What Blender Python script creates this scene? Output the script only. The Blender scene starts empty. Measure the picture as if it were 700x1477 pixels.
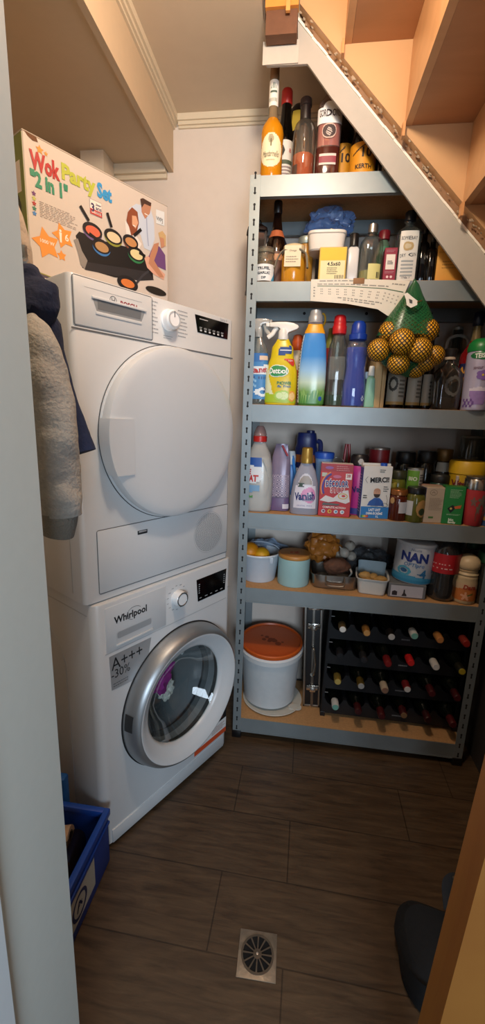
import bpy, bmesh, math, random
from mathutils import Vector, Matrix, noise
random.seed(7)
PI = math.pi
scene = bpy.context.scene
COL = scene.collection

# ------------------------------------------------------------------ camera
F_PX, PITCH, ROLL, YAW, CAM_H = 607.65, 0.2221, 0.0335, 0.1283, 1.3709
RC = (Matrix.Rotation(YAW, 3, 'Z') @ Matrix.Rotation(PI/2-PITCH, 3, 'X') @ Matrix.Rotation(ROLL, 3, 'Z'))
cd = bpy.data.cameras.new('camera')
cam = bpy.data.objects.new('camera', cd)
COL.objects.link(cam)
cam.matrix_world = Matrix.Translation((0, 0, CAM_H)) @ RC.to_4x4()
cd.sensor_fit = 'VERTICAL'
cd.sensor_height = 36
cd.lens = F_PX/1477*36
cd.clip_start = 0.02
scene.camera = cam


def at(x, y, X=None, Y=None, Z=None):
    """point of the room seen at a place of the photograph, on a plane X, Y or Z"""
    d = RC @ Vector(((x-350)/F_PX, -(y-738.5)/F_PX, -1))
    o = Vector((0, 0, CAM_H))
    t = X/d.x if X is not None else (Y/d.y if Y is not None else (Z-CAM_H)/d.z)
    return o+d*t


def onplane(x, y, org, th, off=0.0):
    """local (u, z) of a point on an upright plane through org turned by th"""
    d = RC @ Vector(((x-350)/F_PX, -(y-738.5)/F_PX, -1))
    u = Vector((math.cos(th), math.sin(th), 0))
    n = Vector((math.sin(th), -math.cos(th), 0))
    o = Vector((0, 0, CAM_H))
    p0 = Vector(org)+n*off
    t = ((p0-o).dot(n))/d.dot(n)
    q = o+d*t-p0
    return (q.dot(u), q.z)


# ------------------------------------------------------------------ materials
def lin(h):
    c = [int(h[i:i+2], 16)/255 for i in (0, 2, 4)]
    return tuple((v/12.92 if v <= .04045 else ((v+.055)/1.055)**2.4) for v in c)+(1,)


MC = {}


def m(h, r=.5, me=0, bump=0, var=.06, sc=40, sub=0, emit=0):
    k = (h, r, me, bump, var, sc, sub, emit)
    if k in MC:
        return MC[k]
    mt = bpy.data.materials.new('m_'+h)
    mt.use_nodes = True
    nt = mt.node_tree
    b = nt.nodes['Principled BSDF']
    b.inputs['Roughness'].default_value = r
    b.inputs['Metallic'].default_value = me
    c = lin(h)
    tc = nt.nodes.new('ShaderNodeTexCoord')
    nz = nt.nodes.new('ShaderNodeTexNoise')
    nz.inputs['Scale'].default_value = sc
    nz.inputs['Detail'].default_value = 3
    nt.links.new(tc.outputs['Object'], nz.inputs['Vector'])
    mx = nt.nodes.new('ShaderNodeMix')
    mx.data_type = 'RGBA'
    mx.inputs[6].default_value = tuple(v*(1-var) for v in c[:3])+(1,)
    mx.inputs[7].default_value = tuple(min(1, v*(1+var)) for v in c[:3])+(1,)
    nt.links.new(nz.outputs['Fac'], mx.inputs[0])
    nt.links.new(mx.outputs[2], b.inputs['Base Color'])
    if bump:
        bp = nt.nodes.new('ShaderNodeBump')
        bp.inputs['Strength'].default_value = bump
        bp.inputs['Distance'].default_value = .004
        nt.links.new(nz.outputs['Fac'], bp.inputs['Height'])
        nt.links.new(bp.outputs['Normal'], b.inputs['Normal'])
    if sub:
        b.inputs['Subsurface Weight'].default_value = sub
        b.inputs['Subsurface Radius'].default_value = (.01, .01, .01)
    if emit:
        b.inputs['Emission Color'].default_value = c
        b.inputs['Emission Strength'].default_value = emit
    MC[k] = mt
    return mt


def clear(h='ffffff', op=.0, r=.04, gl=.35, bump=0, sc=60, dh=None):
    """thin clear glass, film or see-through plastic: tinted pass-through plus reflection, op = milky share"""
    k = ('clear', h, op, r, gl, bump, dh)
    if k in MC:
        return MC[k]
    mt = bpy.data.materials.new('clear_'+h)
    mt.use_nodes = True
    nt = mt.node_tree
    nt.nodes.remove(nt.nodes['Principled BSDF'])
    out = nt.nodes['Material Output']
    tr = nt.nodes.new('ShaderNodeBsdfTransparent')
    tr.inputs['Color'].default_value = lin(h)
    gs = nt.nodes.new('ShaderNodeBsdfGlossy')
    gs.inputs['Roughness'].default_value = r
    df = nt.nodes.new('ShaderNodeBsdfDiffuse')
    df.inputs['Color'].default_value = lin(dh or h)
    lw = nt.nodes.new('ShaderNodeLayerWeight')
    lw.inputs['Blend'].default_value = .35
    mu = nt.nodes.new('ShaderNodeMath')
    mu.operation = 'MULTIPLY_ADD'
    mu.inputs[1].default_value = gl
    mu.inputs[2].default_value = .04
    nt.links.new(lw.outputs['Facing'], mu.inputs[0])
    m1 = nt.nodes.new('ShaderNodeMixShader')
    m1.inputs[0].default_value = op
    nt.links.new(tr.outputs[0], m1.inputs[1])
    nt.links.new(df.outputs[0], m1.inputs[2])
    m2 = nt.nodes.new('ShaderNodeMixShader')
    nt.links.new(mu.outputs[0], m2.inputs[0])
    nt.links.new(m1.outputs[0], m2.inputs[1])
    nt.links.new(gs.outputs[0], m2.inputs[2])
    nt.links.new(m2.outputs[0], out.inputs['Surface'])
    if bump:
        tc = nt.nodes.new('ShaderNodeTexCoord')
        nz = nt.nodes.new('ShaderNodeTexNoise')
        nz.inputs['Scale'].default_value = sc
        nt.links.new(tc.outputs['Object'], nz.inputs['Vector'])
        bp = nt.nodes.new('ShaderNodeBump')
        bp.inputs['Strength'].default_value = bump
        bp.inputs['Distance'].default_value = .01
        nt.links.new(nz.outputs['Fac'], bp.inputs['Height'])
        nt.links.new(bp.outputs['Normal'], gs.inputs['Normal'])
    MC[k] = mt
    return mt


def grain(h1, h2, r=.5, scale=(2, 30, 30), bump=.05, dist=3.0, coord='Object'):
    """wood-like streaks along the first axis"""
    k = ('grain', h1, h2, r, scale, bump)
    if k in MC:
        return MC[k]
    mt = bpy.data.materials.new('grain_'+h1)
    mt.use_nodes = True
    nt = mt.node_tree
    b = nt.nodes['Principled BSDF']
    b.inputs['Roughness'].default_value = r
    tc = nt.nodes.new('ShaderNodeTexCoord')
    mp = nt.nodes.new('ShaderNodeMapping')
    mp.inputs['Scale'].default_value = scale
    nz = nt.nodes.new('ShaderNodeTexNoise')
    nz.inputs['Scale'].default_value = 2.0
    nz.inputs['Detail'].default_value = 6
    nz.inputs['Distortion'].default_value = .4
    cr = nt.nodes.new('ShaderNodeValToRGB')
    cr.color_ramp.elements[0].position = .32
    cr.color_ramp.elements[1].position = .7
    cr.color_ramp.elements[0].color = lin(h1)
    cr.color_ramp.elements[1].color = lin(h2)
    nt.links.new(tc.outputs[coord], mp.inputs['Vector'])
    nt.links.new(mp.outputs[0], nz.inputs['Vector'])
    nt.links.new(nz.outputs['Fac'], cr.inputs[0])
    nt.links.new(cr.outputs[0], b.inputs['Base Color'])
    bp = nt.nodes.new('ShaderNodeBump')
    bp.inputs['Strength'].default_value = bump
    bp.inputs['Distance'].default_value = .003
    nt.links.new(nz.outputs['Fac'], bp.inputs['Height'])
    nt.links.new(bp.outputs['Normal'], b.inputs['Normal'])
    MC[k] = mt
    return mt


def zramp(stops, H, r=.3):
    """print fading upwards over the height of an object"""
    mt = bpy.data.materials.new('zramp')
    mt.use_nodes = True
    nt = mt.node_tree
    b = nt.nodes['Principled BSDF']
    b.inputs['Roughness'].default_value = r
    tc = nt.nodes.new('ShaderNodeTexCoord')
    sp = nt.nodes.new('ShaderNodeSeparateXYZ')
    mu = nt.nodes.new('ShaderNodeMath')
    mu.operation = 'DIVIDE'
    mu.inputs[1].default_value = H
    cr = nt.nodes.new('ShaderNodeValToRGB')
    e = cr.color_ramp.elements
    while len(e) < len(stops):
        e.new(.5)
    for k, (p, h) in enumerate(stops):
        e[k].position = p
        e[k].color = lin(h)
    nt.links.new(tc.outputs['Object'], sp.inputs[0])
    nt.links.new(sp.outputs[2], mu.inputs[0])
    nt.links.new(mu.outputs[0], cr.inputs[0])
    nt.links.new(cr.outputs[0], b.inputs['Base Color'])
    return mt


# ------------------------------------------------------------------ geometry
class G:
    def __init__(s):
        s.v = []
        s.f = []
        s.mi = []
        s.uv = None

    def add(s, o, M=None, mi=None):
        b = len(s.v)
        s.v += [tuple(M @ Vector(p)) if M is not None else tuple(p) for p in o.v]
        s.f += [[b+i for i in q] for q in o.f]
        s.mi += [mi]*len(o.f) if mi is not None else o.mi
        return s

    def put(s, v, f, mi=0):
        b = len(s.v)
        s.v += [tuple(p) for p in v]
        s.f += [[b+i for i in q] for q in f]
        s.mi += [mi]*len(f)
        return s

    def xf(s, M):
        s.v = [tuple(M @ Vector(p)) for p in s.v]
        return s


def T3(x, y, z):
    return Matrix.Translation((x, y, z))


def RX(a): return Matrix.Rotation(a, 4, 'X')
def RY(a): return Matrix.Rotation(a, 4, 'Y')
def RZ(a): return Matrix.Rotation(a, 4, 'Z')


def box(x0, x1, y0, y1, z0, z1):
    g = G()
    v = [(x0, y0, z0), (x1, y0, z0), (x1, y1, z0), (x0, y1, z0), (x0, y0, z1), (x1, y0, z1), (x1, y1, z1), (x0, y1, z1)]
    return g.put(v, [[3, 2, 1, 0], [4, 5, 6, 7], [0, 1, 5, 4], [1, 2, 6, 5], [2, 3, 7, 6], [3, 0, 4, 7]])


def from_bm(bm):
    g = G()
    bm.verts.index_update()
    g.v = [tuple(v.co) for v in bm.verts]
    g.f = [[v.index for v in f.verts] for f in bm.faces]
    g.mi = [0]*len(g.f)
    bm.free()
    return g


def to_bm(g):
    bm = bmesh.new()
    vs = [bm.verts.new(p) for p in g.v]
    for q in g.f:
        try:
            bm.faces.new([vs[i] for i in q])
        except ValueError:
            pass
    return bm


def rbox(x0, x1, y0, y1, z0, z1, r=.005, seg=2):
    bm = to_bm(box(x0, x1, y0, y1, z0, z1))
    bmesh.ops.bevel(bm, geom=bm.edges[:], offset=r, segments=seg, affect='EDGES', profile=.5)
    return from_bm(bm)


def sgp(c, e):
    return math.copysign(abs(c)**(2/e), c)


def loft(secs, n=28, capb=True, capt=True):
    """secs: (z, rx, ry, e, cx, cy); ring angle 0 faces -Y"""
    g = G()
    v = []
    for s in secs:
        z, rx, ry = s[:3]
        e = s[3] if len(s) > 3 else 2
        cx = s[4] if len(s) > 4 else 0
        cy = s[5] if len(s) > 5 else 0
        for k in range(n):
            a = 2*PI*k/n
            v.append((cx+rx*sgp(math.sin(a), e), cy-ry*sgp(math.cos(a), e), z))
    f = []
    for i in range(len(secs)-1):
        for k in range(n):
            k2 = (k+1) % n
            f.append([i*n+k, i*n+k2, (i+1)*n+k2, (i+1)*n+k])
    if capb:
        f.append([k for k in range(n)][::-1])
    if capt:
        f.append([(len(secs)-1)*n+k for k in range(n)])
    return g.put(v, f)


def lathe(pts, n=28, capb=True, capt=True):
    return loft([(z, r, r) for r, z in pts], n, capb, capt)


def S(W, H, pts, d=1, e=2):
    return [(z*H, max(r, .001)*W/2, max(r, .001)*W/2*d, e) for z, r in pts]


def sat(secs, z):
    if z <= secs[0][0]:
        return secs[0]
    for a, b in zip(secs, secs[1:]):
        if a[0] <= z <= b[0] and b[0] > a[0]:
            t = (z-a[0])/(b[0]-a[0])
            L = max(len(a), len(b))
            aa = list(a)+[2, 0, 0][len(a)-3:]
            bb = list(b)+[2, 0, 0][len(b)-3:]
            return tuple(p+(q-p)*t for p, q in zip(aa, bb))
    return secs[-1]


def surf(secs, a, z, off=.0008):
    s = sat(secs, z)
    e = s[3] if len(s) > 3 else 2
    cx = s[4] if len(s) > 4 else 0
    cy = s[5] if len(s) > 5 else 0
    return (cx+(s[1]+off)*sgp(math.sin(a), e), cy-(s[2]+off)*sgp(math.cos(a), e), z)


def patch(secs, a0, a1, z0, z1, off=.0008, na=16, nz=6, shape=None):
    """label lying on a lofted body; shape(u, v) in -1..1 keeps a cell when true"""
    g = G()
    v = [surf(secs, a0+(a1-a0)*i/na, z0+(z1-z0)*j/nz, off) for j in range(nz+1) for i in range(na+1)]
    f = []
    for j in range(nz):
        for i in range(na):
            if shape and not shape(2*(i+.5)/na-1, 2*(j+.5)/nz-1):
                continue
            f.append([j*(na+1)+i, j*(na+1)+i+1, (j+1)*(na+1)+i+1, (j+1)*(na+1)+i])
    return g.put(v, f)


def tube(path, r, n=10, cap=True):
    """r: number or list"""
    g = G()
    P = [Vector(p) for p in path]
    rs = r if isinstance(r, (list, tuple)) else [r]*len(P)
    v = []
    up = None
    for i, p in enumerate(P):
        t = (P[min(i+1, len(P)-1)]-P[max(i-1, 0)]).normalized()
        if up is None:
            up = Vector((0, 0, 1)) if abs(t.z) < .9 else Vector((0, 1, 0))
        a = t.cross(up)
        if a.length < 1e-5:
            a = t.orthogonal()
        a.normalize()
        b = a.cross(t).normalized()
        up = b
        rr = rs[i]
        ra, rb = (rr if isinstance(rr, (tuple, list)) else (rr, rr))
        for k in range(n):
            w = 2*PI*k/n
            v.append(tuple(p+a*math.cos(w)*ra+b*math.sin(w)*rb))
    f = []
    for i in range(len(P)-1):
        for k in range(n):
            k2 = (k+1) % n
            f.append([i*n+k, i*n+k2, (i+1)*n+k2, (i+1)*n+k])
    if cap:
        f.append(list(range(n))[::-1])
        f.append([(len(P)-1)*n+k for k in range(n)])
    return g.put(v, f)


def spline(pts, n=8):
    P = [Vector(p) for p in pts]
    P = [2*P[0]-P[1]]+P+[2*P[-1]-P[-2]]
    out = []
    for i in range(1, len(P)-2):
        for k in range(n):
            t = k/n
            a, b, c, d = P[i-1], P[i], P[i+1], P[i+2]
            out.append(.5*((2*b)+(c-a)*t+(2*a-5*b+4*c-d)*t*t+(3*b-a-3*c+d)*t**3))
    out.append(P[-2])
    return out


def poly(pts, y=0.0, th=0.0):
    """flat polygon in the x-z plane facing -Y; th = thickness backwards"""
    g = G()
    n = len(pts)
    area = sum(pts[i][0]*pts[(i+1) % n][1]-pts[(i+1) % n][0]*pts[i][1] for i in range(n))
    if area < 0:
        pts = pts[::-1]
    if not th:
        return g.put([(x, y, z) for x, z in pts], [list(range(n))])
    v = [(x, y, z) for x, z in pts]+[(x, y+th, z) for x, z in pts]
    f = [list(range(n)), list(range(2*n-1, n-1, -1))]
    f += [[i, i+n, (i+1) % n+n, (i+1) % n] for i in range(n)]
    return g.put(v, f)


def circ(cx, cz, rx, rz=None, n=24, a0=0, a1=2*PI):
    rz = rz or rx
    full = abs(a1-a0-2*PI) < 1e-6
    k = n if full else n+1
    return [(cx+rx*math.cos(a0+(a1-a0)*i/n), cz+rz*math.sin(a0+(a1-a0)*i/n)) for i in range(k)]


def star(cx, cz, R, q=.5, n=5, rot=PI/2):
    return [(cx+(R if i % 2 == 0 else R*q)*math.cos(rot+PI*i/n), cz+(R if i % 2 == 0 else R*q)*math.sin(rot+PI*i/n)) for i in range(2*n)]


def rrect(x0, x1, z0, z1, r, n=4):
    out = []
    for cx, cz, a in ((x1-r, z1-r, 0), (x0+r, z1-r, PI/2), (x0+r, z0+r, PI), (x1-r, z0+r, 1.5*PI)):
        out += [(cx+r*math.cos(a+PI/2*i/n), cz+r*math.sin(a+PI/2*i/n)) for i in range(n+1)]
    return out


def outline(pts, w, y=0.0):
    """closed thin line along a flat outline"""
    g = G()
    n = len(pts)
    P = [Vector((a, b)) for a, b in pts]
    inn = []
    out = []
    for i in range(n):
        t = (P[(i+1) % n]-P[i-1]).normalized()
        nn = Vector((-t.y, t.x))
        inn.append(P[i]-nn*w/2)
        out.append(P[i]+nn*w/2)
    v = [(p.x, y, p.y) for p in inn]+[(p.x, y, p.y) for p in out]
    return g.put(v, [[i, (i+1) % n, (i+1) % n+n, i+n] for i in range(n)])


def line2(pts, w, y=0.0):
    g = G()
    for (a, b), (c, d) in zip(pts, pts[1:]):
        t = Vector((c-a, d-b))
        if t.length < 1e-7:
            continue
        t.normalize()
        nx, nz = -t.y*w/2, t.x*w/2
        g.put([(a-nx, y, b-nz), (c-nx, y, d-nz), (c+nx, y, d+nz), (a+nx, y, b+nz)], [[0, 1, 2, 3]])
    return g


def fine(x0, x1, z0, z1, rows, y=0.0, fill=.5, seed=1):
    """rows of tiny print strokes"""
    rd = random.Random(seed)
    g = G()
    dz = (z1-z0)/rows
    for j in range(rows):
        x = x0
        zz = z0+dz*(j+.25)
        end = x1-(x1-x0)*rd.random()*.3
        while x < end:
            w = (x1-x0)*rd.uniform(.05, .16)
            g.put([(x, y, zz), (min(x+w, end), y, zz), (min(x+w, end), y, zz+dz*fill), (x, y, zz+dz*fill)], [[0, 1, 2, 3]])
            x += w+(x1-x0)*.025
    return g


def blob(r, sx=1, sy=1, sz=1, amp=.25, sc=2.0, seed=0, sub=3, flat=None):
    bm = bmesh.new()
    bmesh.ops.create_icosphere(bm, subdivisions=sub, radius=1)
    for v in bm.verts:
        p = v.co.copy()
        d = 1+amp*noise.noise(p*sc+Vector((seed*7.3, seed*1.7, 0)))+amp*.5*noise.noise(p*sc*2.7+Vector((seed*3.1, 5, 0)))
        p = p*d
        v.co = Vector((p.x*r*sx, p.y*r*sy, p.z*r*sz))
        if flat is not None and v.co.z < flat:
            v.co.z = flat
    return from_bm(bm)


# ------------------------------------------------------------------ objects
def obj(name, g, mats, parent=None, smooth=True, ang=35, loc=None):
    me = bpy.data.meshes.new(name)
    me.from_pydata(g.v, [], g.f)
    if not isinstance(mats, (list, tuple)):
        mats = [mats]
    for x in mats:
        me.materials.append(x)
    me.polygons.foreach_set('material_index', g.mi)
    if g.uv:
        ul = me.uv_layers.new(name='UVMap')
        for i, l in enumerate(me.loops):
            ul.data[i].uv = g.uv[l.vertex_index]
    if smooth:
        me.polygons.foreach_set('use_smooth', [True]*len(me.polygons))
        me.set_sharp_from_angle(angle=math.radians(ang))
    me.update()
    o = bpy.data.objects.new(name, me)
    COL.objects.link(o)
    if parent:
        o.parent = parent
    if loc:
        o.location = loc
    return o


def tag(o, label=None, cat=None, group=None, kind=None):
    if label:
        o['label'] = label
    if cat:
        o['category'] = cat
    if group:
        o['group'] = group
    if kind:
        o['kind'] = kind
    return o


def thing(name, label, cat, loc=(0, 0, 0), rz=0, group=None, rot=None):
    o = bpy.data.objects.new(name, None)
    o.empty_display_size = .05
    COL.objects.link(o)
    o.location = loc
    o.rotation_euler = rot if rot else (0, 0, rz)
    return tag(o, label, cat, group)


def struct(name, g, mt, smooth=False):
    return tag(obj(name, g, mt, smooth=smooth), kind='structure')


def text_geo(s, size, align='CENTER', bold=0.0, shear=0.0, sx=1.0, spc=1.0, fit=None):
    cu = bpy.data.curves.new('lettering', 'FONT')
    cu.body = s
    cu.size = size
    cu.align_x = align
    cu.align_y = 'CENTER'
    cu.offset = bold*size
    cu.shear = shear
    cu.resolution_u = 2
    cu.space_character = spc
    o = bpy.data.objects.new('lettering', cu)
    COL.objects.link(o)
    dg = bpy.context.evaluated_depsgraph_get()
    me = bpy.data.meshes.new_from_object(o.evaluated_get(dg))
    g = G()
    g.put([(v.co.x*sx, 0, v.co.y) for v in me.vertices], [list(p.vertices) for p in me.polygons])
    if fit:
        xs = [p[0] for p in g.v]
        zs = [p[2] for p in g.v]
        cx, cz = (min(xs)+max(xs))/2, (min(zs)+max(zs))/2
        kx = fit[0]/(max(xs)-min(xs))
        kz = fit[1]/(max(zs)-min(zs)) if fit[1] else kx
        g.v = [((x-cx)*kx, y, (z-cz)*kz) for x, y, z in g.v]
    bpy.data.objects.remove(o)
    bpy.data.curves.remove(cu)
    bpy.data.meshes.remove(me)
    return g


def tflat(parent, s, size, x, z, y, mt, rot=0, M=None, **k):
    """lettering on a flat face looking to -Y"""
    g = text_geo(s, size, **k)
    g.xf(T3(x, y, z) @ RY(-rot))
    if M is not None:
        g.xf(M)
    return obj('lettering', g, mt, parent, smooth=False)


def twrap(parent, s, size, secs, z, mt, a0=0.0, off=.0016, rot=0, **k):
    """lettering bent round a lofted body"""
    g = text_geo(s, size, **k)
    if rot:
        g.xf(RY(-rot))
    r = max(.004, sat(secs, z)[1])
    g.v = [surf(secs, a0+x/r, z+zz, off) for x, _, zz in g.v]
    return obj('lettering', g, mt, parent, smooth=False)


def art(parent, name, g, mt):
    return obj(name, g, mt, parent, smooth=False)


def place(xl, xr, yt, yb, Y, Zs):
    xm, ym = (xl+xr)/2, (yt+yb)/2
    p = at(xm, yb, Y=Y)
    W = at(xr, ym, Y=Y).x-at(xl, ym, Y=Y).x
    H = at(xm, yt, Y=Y).z-Zs
    return p.x, W, H


WHITE = m('f2f0ec', .35)
BLACKP = m('0c0c0e', .35)
DARKGL = m('0a0806', .08)
INK = m('1a1a1c', .6)
# ------------------------------------------------------------------ room
wallm = m('ddd0c4', .9, bump=.08, sc=25, var=.04)
ceilm = m('d3bfa6', .9, bump=.05, sc=20, var=.04)
trimm = m('dccdb4', .5, var=.03)
CZ = 2.525
YB = 1.925
struct('wall_back', box(-1.2, 1.35, YB, YB+.1, 0, CZ), wallm)
struct('wall_left', box(-1.3, -1.2, .45, YB+.1, 0, CZ), wallm)
struct('wall_right', box(1.3, 1.4, .5, YB+.1, 0, 2.9), wallm)
struct('shade_panel_under_stairs', box(.80, .83, 1.30, YB-.001, 0, 1.45), m('2c241e', .9, bump=.1, var=.1))  # added dark panel, its colour standing in for the shade under the stairs
g = box(-1.3, -.185, -.6, YB+.1, CZ, CZ+.08)
g.add(box(-.185, 1.4, 1.545, YB+.1, CZ, CZ+.08)).add(box(-.185, 1.4, -.6, .55, CZ, CZ+.08))
struct('ceiling', g, ceilm)
struct('ceiling_stairwell', box(-.4, 1.4, .4, 1.65, 3.0, 3.06), ceilm)
# boxed-in bulkhead under the ceiling along the left side
g = box(-1.2, -.60, -.5, YB, 2.36, CZ)
g.add(box(-.60, -.58, -.5, YB, 2.335, CZ))
struct('trim_bulkhead', g, [m('cbb598', .8, var=.03)])
struct('trim_cornice_bulkhead', box(-.58, -.556, -.5, YB, CZ-.022, CZ).add(box(-.58, -.564, -.5, YB, CZ-.034, CZ-.022)).add(box(-.58, -.572, -.5, YB, CZ-.042, CZ-.034)), trimm)
struct('trim_cornice_back', box(-.556, 1.3, YB-.024, YB, CZ-.022, CZ).add(box(-.556, 1.3, YB-.016, YB, CZ-.034, CZ-.022)).add(box(-.556, 1.3, YB-.008, YB, CZ-.042, CZ-.034)), trimm)
struct('trim_under_bulkhead', box(-1.2, -.605, YB-.03, YB, 2.325, 2.36).add(box(-1.2, -.605, YB-.015, YB, 2.31, 2.325)), trimm)
p = at(137, 238, Y=1.84)
struct('trim_pipe_casing', box(p.x-.04, p.x+.055, 1.80, YB-.031, 1.9, 2.3595), m('dccdb8', .6))

# floor: dark wood-look tiles
fl = bpy.data.materials.new('floor_tiles')
fl.use_nodes = True
nt = fl.node_tree
N = nt.nodes
L = nt.links
b = N['Principled BSDF']
b.inputs['Roughness'].default_value = .42
tc = N.new('ShaderNodeTexCoord')
mp = N.new('ShaderNodeMapping')
mp.inputs['Location'].default_value = (-.023, -.806, 0)
mp.inputs['Rotation'].default_value = (0, 0, .02)
br = N.new('ShaderNodeTexBrick')
br.offset = .333
br.inputs['Scale'].default_value = 1
br.inputs['Mortar Size'].default_value = .0022
br.inputs['Mortar Smooth'].default_value = .2
br.inputs['Brick Width'].default_value = .6
br.inputs['Row Height'].default_value = .205
br.inputs['Color1'].default_value = (.5, .5, .5, 1)
br.inputs['Color2'].default_value = (.75, .75, .75, 1)
br.inputs['Mortar'].default_value = (0, 0, 0, 1)
L.new(tc.outputs['Object'], mp.inputs['Vector'])
L.new(mp.outputs[0], br.inputs['Vector'])
mp2 = N.new('ShaderNodeMapping')
mp2.inputs['Scale'].default_value = (3, 26, 1)
nz = N.new('ShaderNodeTexNoise')
nz.inputs['Scale'].default_value = 2.2
nz.inputs['Detail'].default_value = 8
nz.inputs['Roughness'].default_value = .65
nz.inputs['Distortion'].default_value = .6
L.new(tc.outputs['Object'], mp2.inputs['Vector'])
L.new(mp2.outputs[0], nz.inputs['Vector'])
cr = N.new('ShaderNodeValToRGB')
cr.color_ramp.elements[0].position = .3
cr.color_ramp.elements[1].position = .78
cr.color_ramp.elements[0].color = lin('38291c')
cr.color_ramp.elements[1].color = lin('65503a')
L.new(nz.outputs['Fac'], cr.inputs[0])
mx = N.new('ShaderNodeMix')
mx.data_type = 'RGBA'
mx.blend_type = 'MULTIPLY'
mx.inputs[0].default_value = .75
L.new(cr.outputs[0], mx.inputs[6])
mr = N.new('ShaderNodeMix')
mr.data_type = 'RGBA'
mr.blend_type = 'MIX'
mr.inputs[6].default_value = (1, 1, 1, 1)
mr.inputs[7].default_value = (.25, .22, .2, 1)
L.new(br.outputs['Fac'], mr.inputs[0])
L.new(mr.outputs[2], mx.inputs[7])
L.new(mx.outputs[2], b.inputs['Base Color'])
bp = N.new('ShaderNodeBump')
bp.inputs['Strength'].default_value = .25
bp.inputs['Distance'].default_value = .002
mz = N.new('ShaderNodeMath')
mz.operation = 'SUBTRACT'
L.new(nz.outputs['Fac'], mz.inputs[0])
L.new(br.outputs['Fac'], mz.inputs[1])
L.new(mz.outputs[0], bp.inputs['Height'])
L.new(bp.outputs['Normal'], b.inputs['Normal'])
struct('floor', box(-1.3, 1.4, -.8, YB+.1, -.06, 0), fl)

# door opening: pale jamb on one side, wooden jamb on the other
jm = m('c6cbc5', .45, bump=.05, sc=60, var=.03)
g = box(-.44, -.298, at(12, 1390, X=-.29).y+.001, .45, 0, CZ)
g.add(box(-1.3, -.44, .37, .45, 0, CZ))
struct('wall_front', g, jm)
struct('trim_door_casing', box(-.44, -.290, .05, at(12, 1390, X=-.29).y, 0, CZ), m('d4dce0', .4, var=.02))
woodj = grain('8f5822', 'a06a2c', .5, (1, 14, 1.2), .04)
g = G().add(box(0, .09, .0, .062, 0, 2.2), RY(.048))
o = struct('door_1', g, woodj)
o.location = (.2735, .543, 0)
struct('wall_front_right', box(.46, 1.4, .5, .6, 0, 2.2), wallm)

# floor drain
T = thing('floor_drain', 'square metal floor drain with round slotted grate set in the dark tiles', 'drain', (-.028, .823, 0), .02)
obj('plate', rbox(-.05, .05, -.052, .052, 0, .0025, .001), m('9a8d7c', .45, .6, bump=.4, var=.35, sc=60), T)
g = lathe([(.043, .0026), (.043, .0046), (.038, .0046), (.038, .0030)], 40, False, False)
obj('grate_rim', g, m('6d655b', .4, .8, var=.3, sc=90), T)
g = G()
for k in range(12):
    a = 2*PI*k/12
    g.add(poly([(-.0014, .010), (.0014, .010), (.0021, .0385), (-.0021, .0385)], -.0046).xf(RX(-PI/2)), RZ(a))
g.add(lathe([(.011, .003), (.011, .0052), (.004, .0056)], 20))
obj('grate', g, m('6d655b', .4, .8, var=.3, sc=90), T)
obj('drain_opening', lathe([(.0385, .0027), (.0385, .0029)], 36), m('050505', .9), T)
obj('screw', lathe([(.003, .0056), (.003, .0068), (.0015, .0072)], 12), m('d8d4cc', .3, .9), T)

# ------------------------------------------------------------------ staircase seen from below
YS = 1.50
ST = thing('staircase', 'orange wooden staircase seen from below, with grey plaster along its sloping edge', 'staircase', (0, 0, 0))
wood = grain('bf8d5f', 'cc9a6c', .42, (1.2, 8, 8), .03)
wood_shaded = grain('a5724a', 'b27e56', .45, (1.2, 8, 8), .03)  # same wood darkened: shade of the tread undersides put into the colour


def xz(x, y, Y):
    q = at(x, y, Y=Y)
    return (q.x, q.z)


lo = [xz(433, 5, YS), xz(500, 88, YS), xz(575, 180, YS), xz(700, 331, YS)]
a, b2 = Vector(lo[0]), Vector(lo[-1])
dr = (b2-a).normalized()
end = b2+dr*.9
pts = lo+[tuple(end), (end.x+.25, end.y+.3), (lo[0][0]+.45, 2.98), (lo[0][0], 2.98)]
obj('stringer', poly(pts, YS, .03), grain('c8996c', 'd3a679', .4, (1.5, 10, 1.5), .03), ST, smooth=False)
# steps
X0, RUN, Z0, RISE = .253, .19, 2.216, .209
for k in range(-3, 5):
    x = X0+RUN*k
    zt = Z0-RISE*k           # underside of the tread reaching to the right of riser k
    if x > -.1:
        obj('riser', box(x-.006, x+.014, .62, YS-.001, zt, zt+RISE+.001), wood, ST, smooth=False)
        obj('riser_wedge', box(x-.014, x-.0065, YS-.022, YS-.001, zt-.035, zt+.0), m('c98d58', .5), ST, smooth=False)
    obj('tread', box(x+.0145, x+RUN-.0065, .62, YS-.001, zt+.0005, zt+.034), wood_shaded, ST, smooth=False)
obj('stringer_outer', poly([(.02, 2.62), (1.2, 1.33), (1.2, 1.7), (.3, 2.9), (.02, 2.9)], .59, .028), wood, ST, smooth=False)
# plaster fascia hanging below the wooden stringer, with a horizontal collar round the newel
grey = m('b3aca2', .8, bump=.15, sc=30, var=.05)
YP = 1.531
tp = [xz(q[0], q[1], YP) for q in [(381, 62), (430, 60), (430, 24), (453, 48), (505, 112), (600, 232), (700, 362)]]
bt = [xz(q[0], q[1], YP) for q in [(385, 95), (444, 92), (478, 140), (525, 200), (575, 268), (640, 357), (700, 441)]]
d2 = (Vector(tp[-1])-Vector(tp[-3])).normalized()*.75
ext_t = tuple(Vector(tp[-1])+d2)
ext_b = tuple(Vector(bt[-1])+d2)
obj('plaster_fascia', poly(tp+[ext_t, ext_b]+bt[::-1], YP, .008), grey, ST, smooth=False)
obj('plaster_collar', box(tp[0][0]-.002, tp[1][0]+.004, 1.527, YP-.0005, bt[0][1], tp[0][1]-.0), m('bdb6ac', .8, bump=.2, sc=40), ST, smooth=False)
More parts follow.
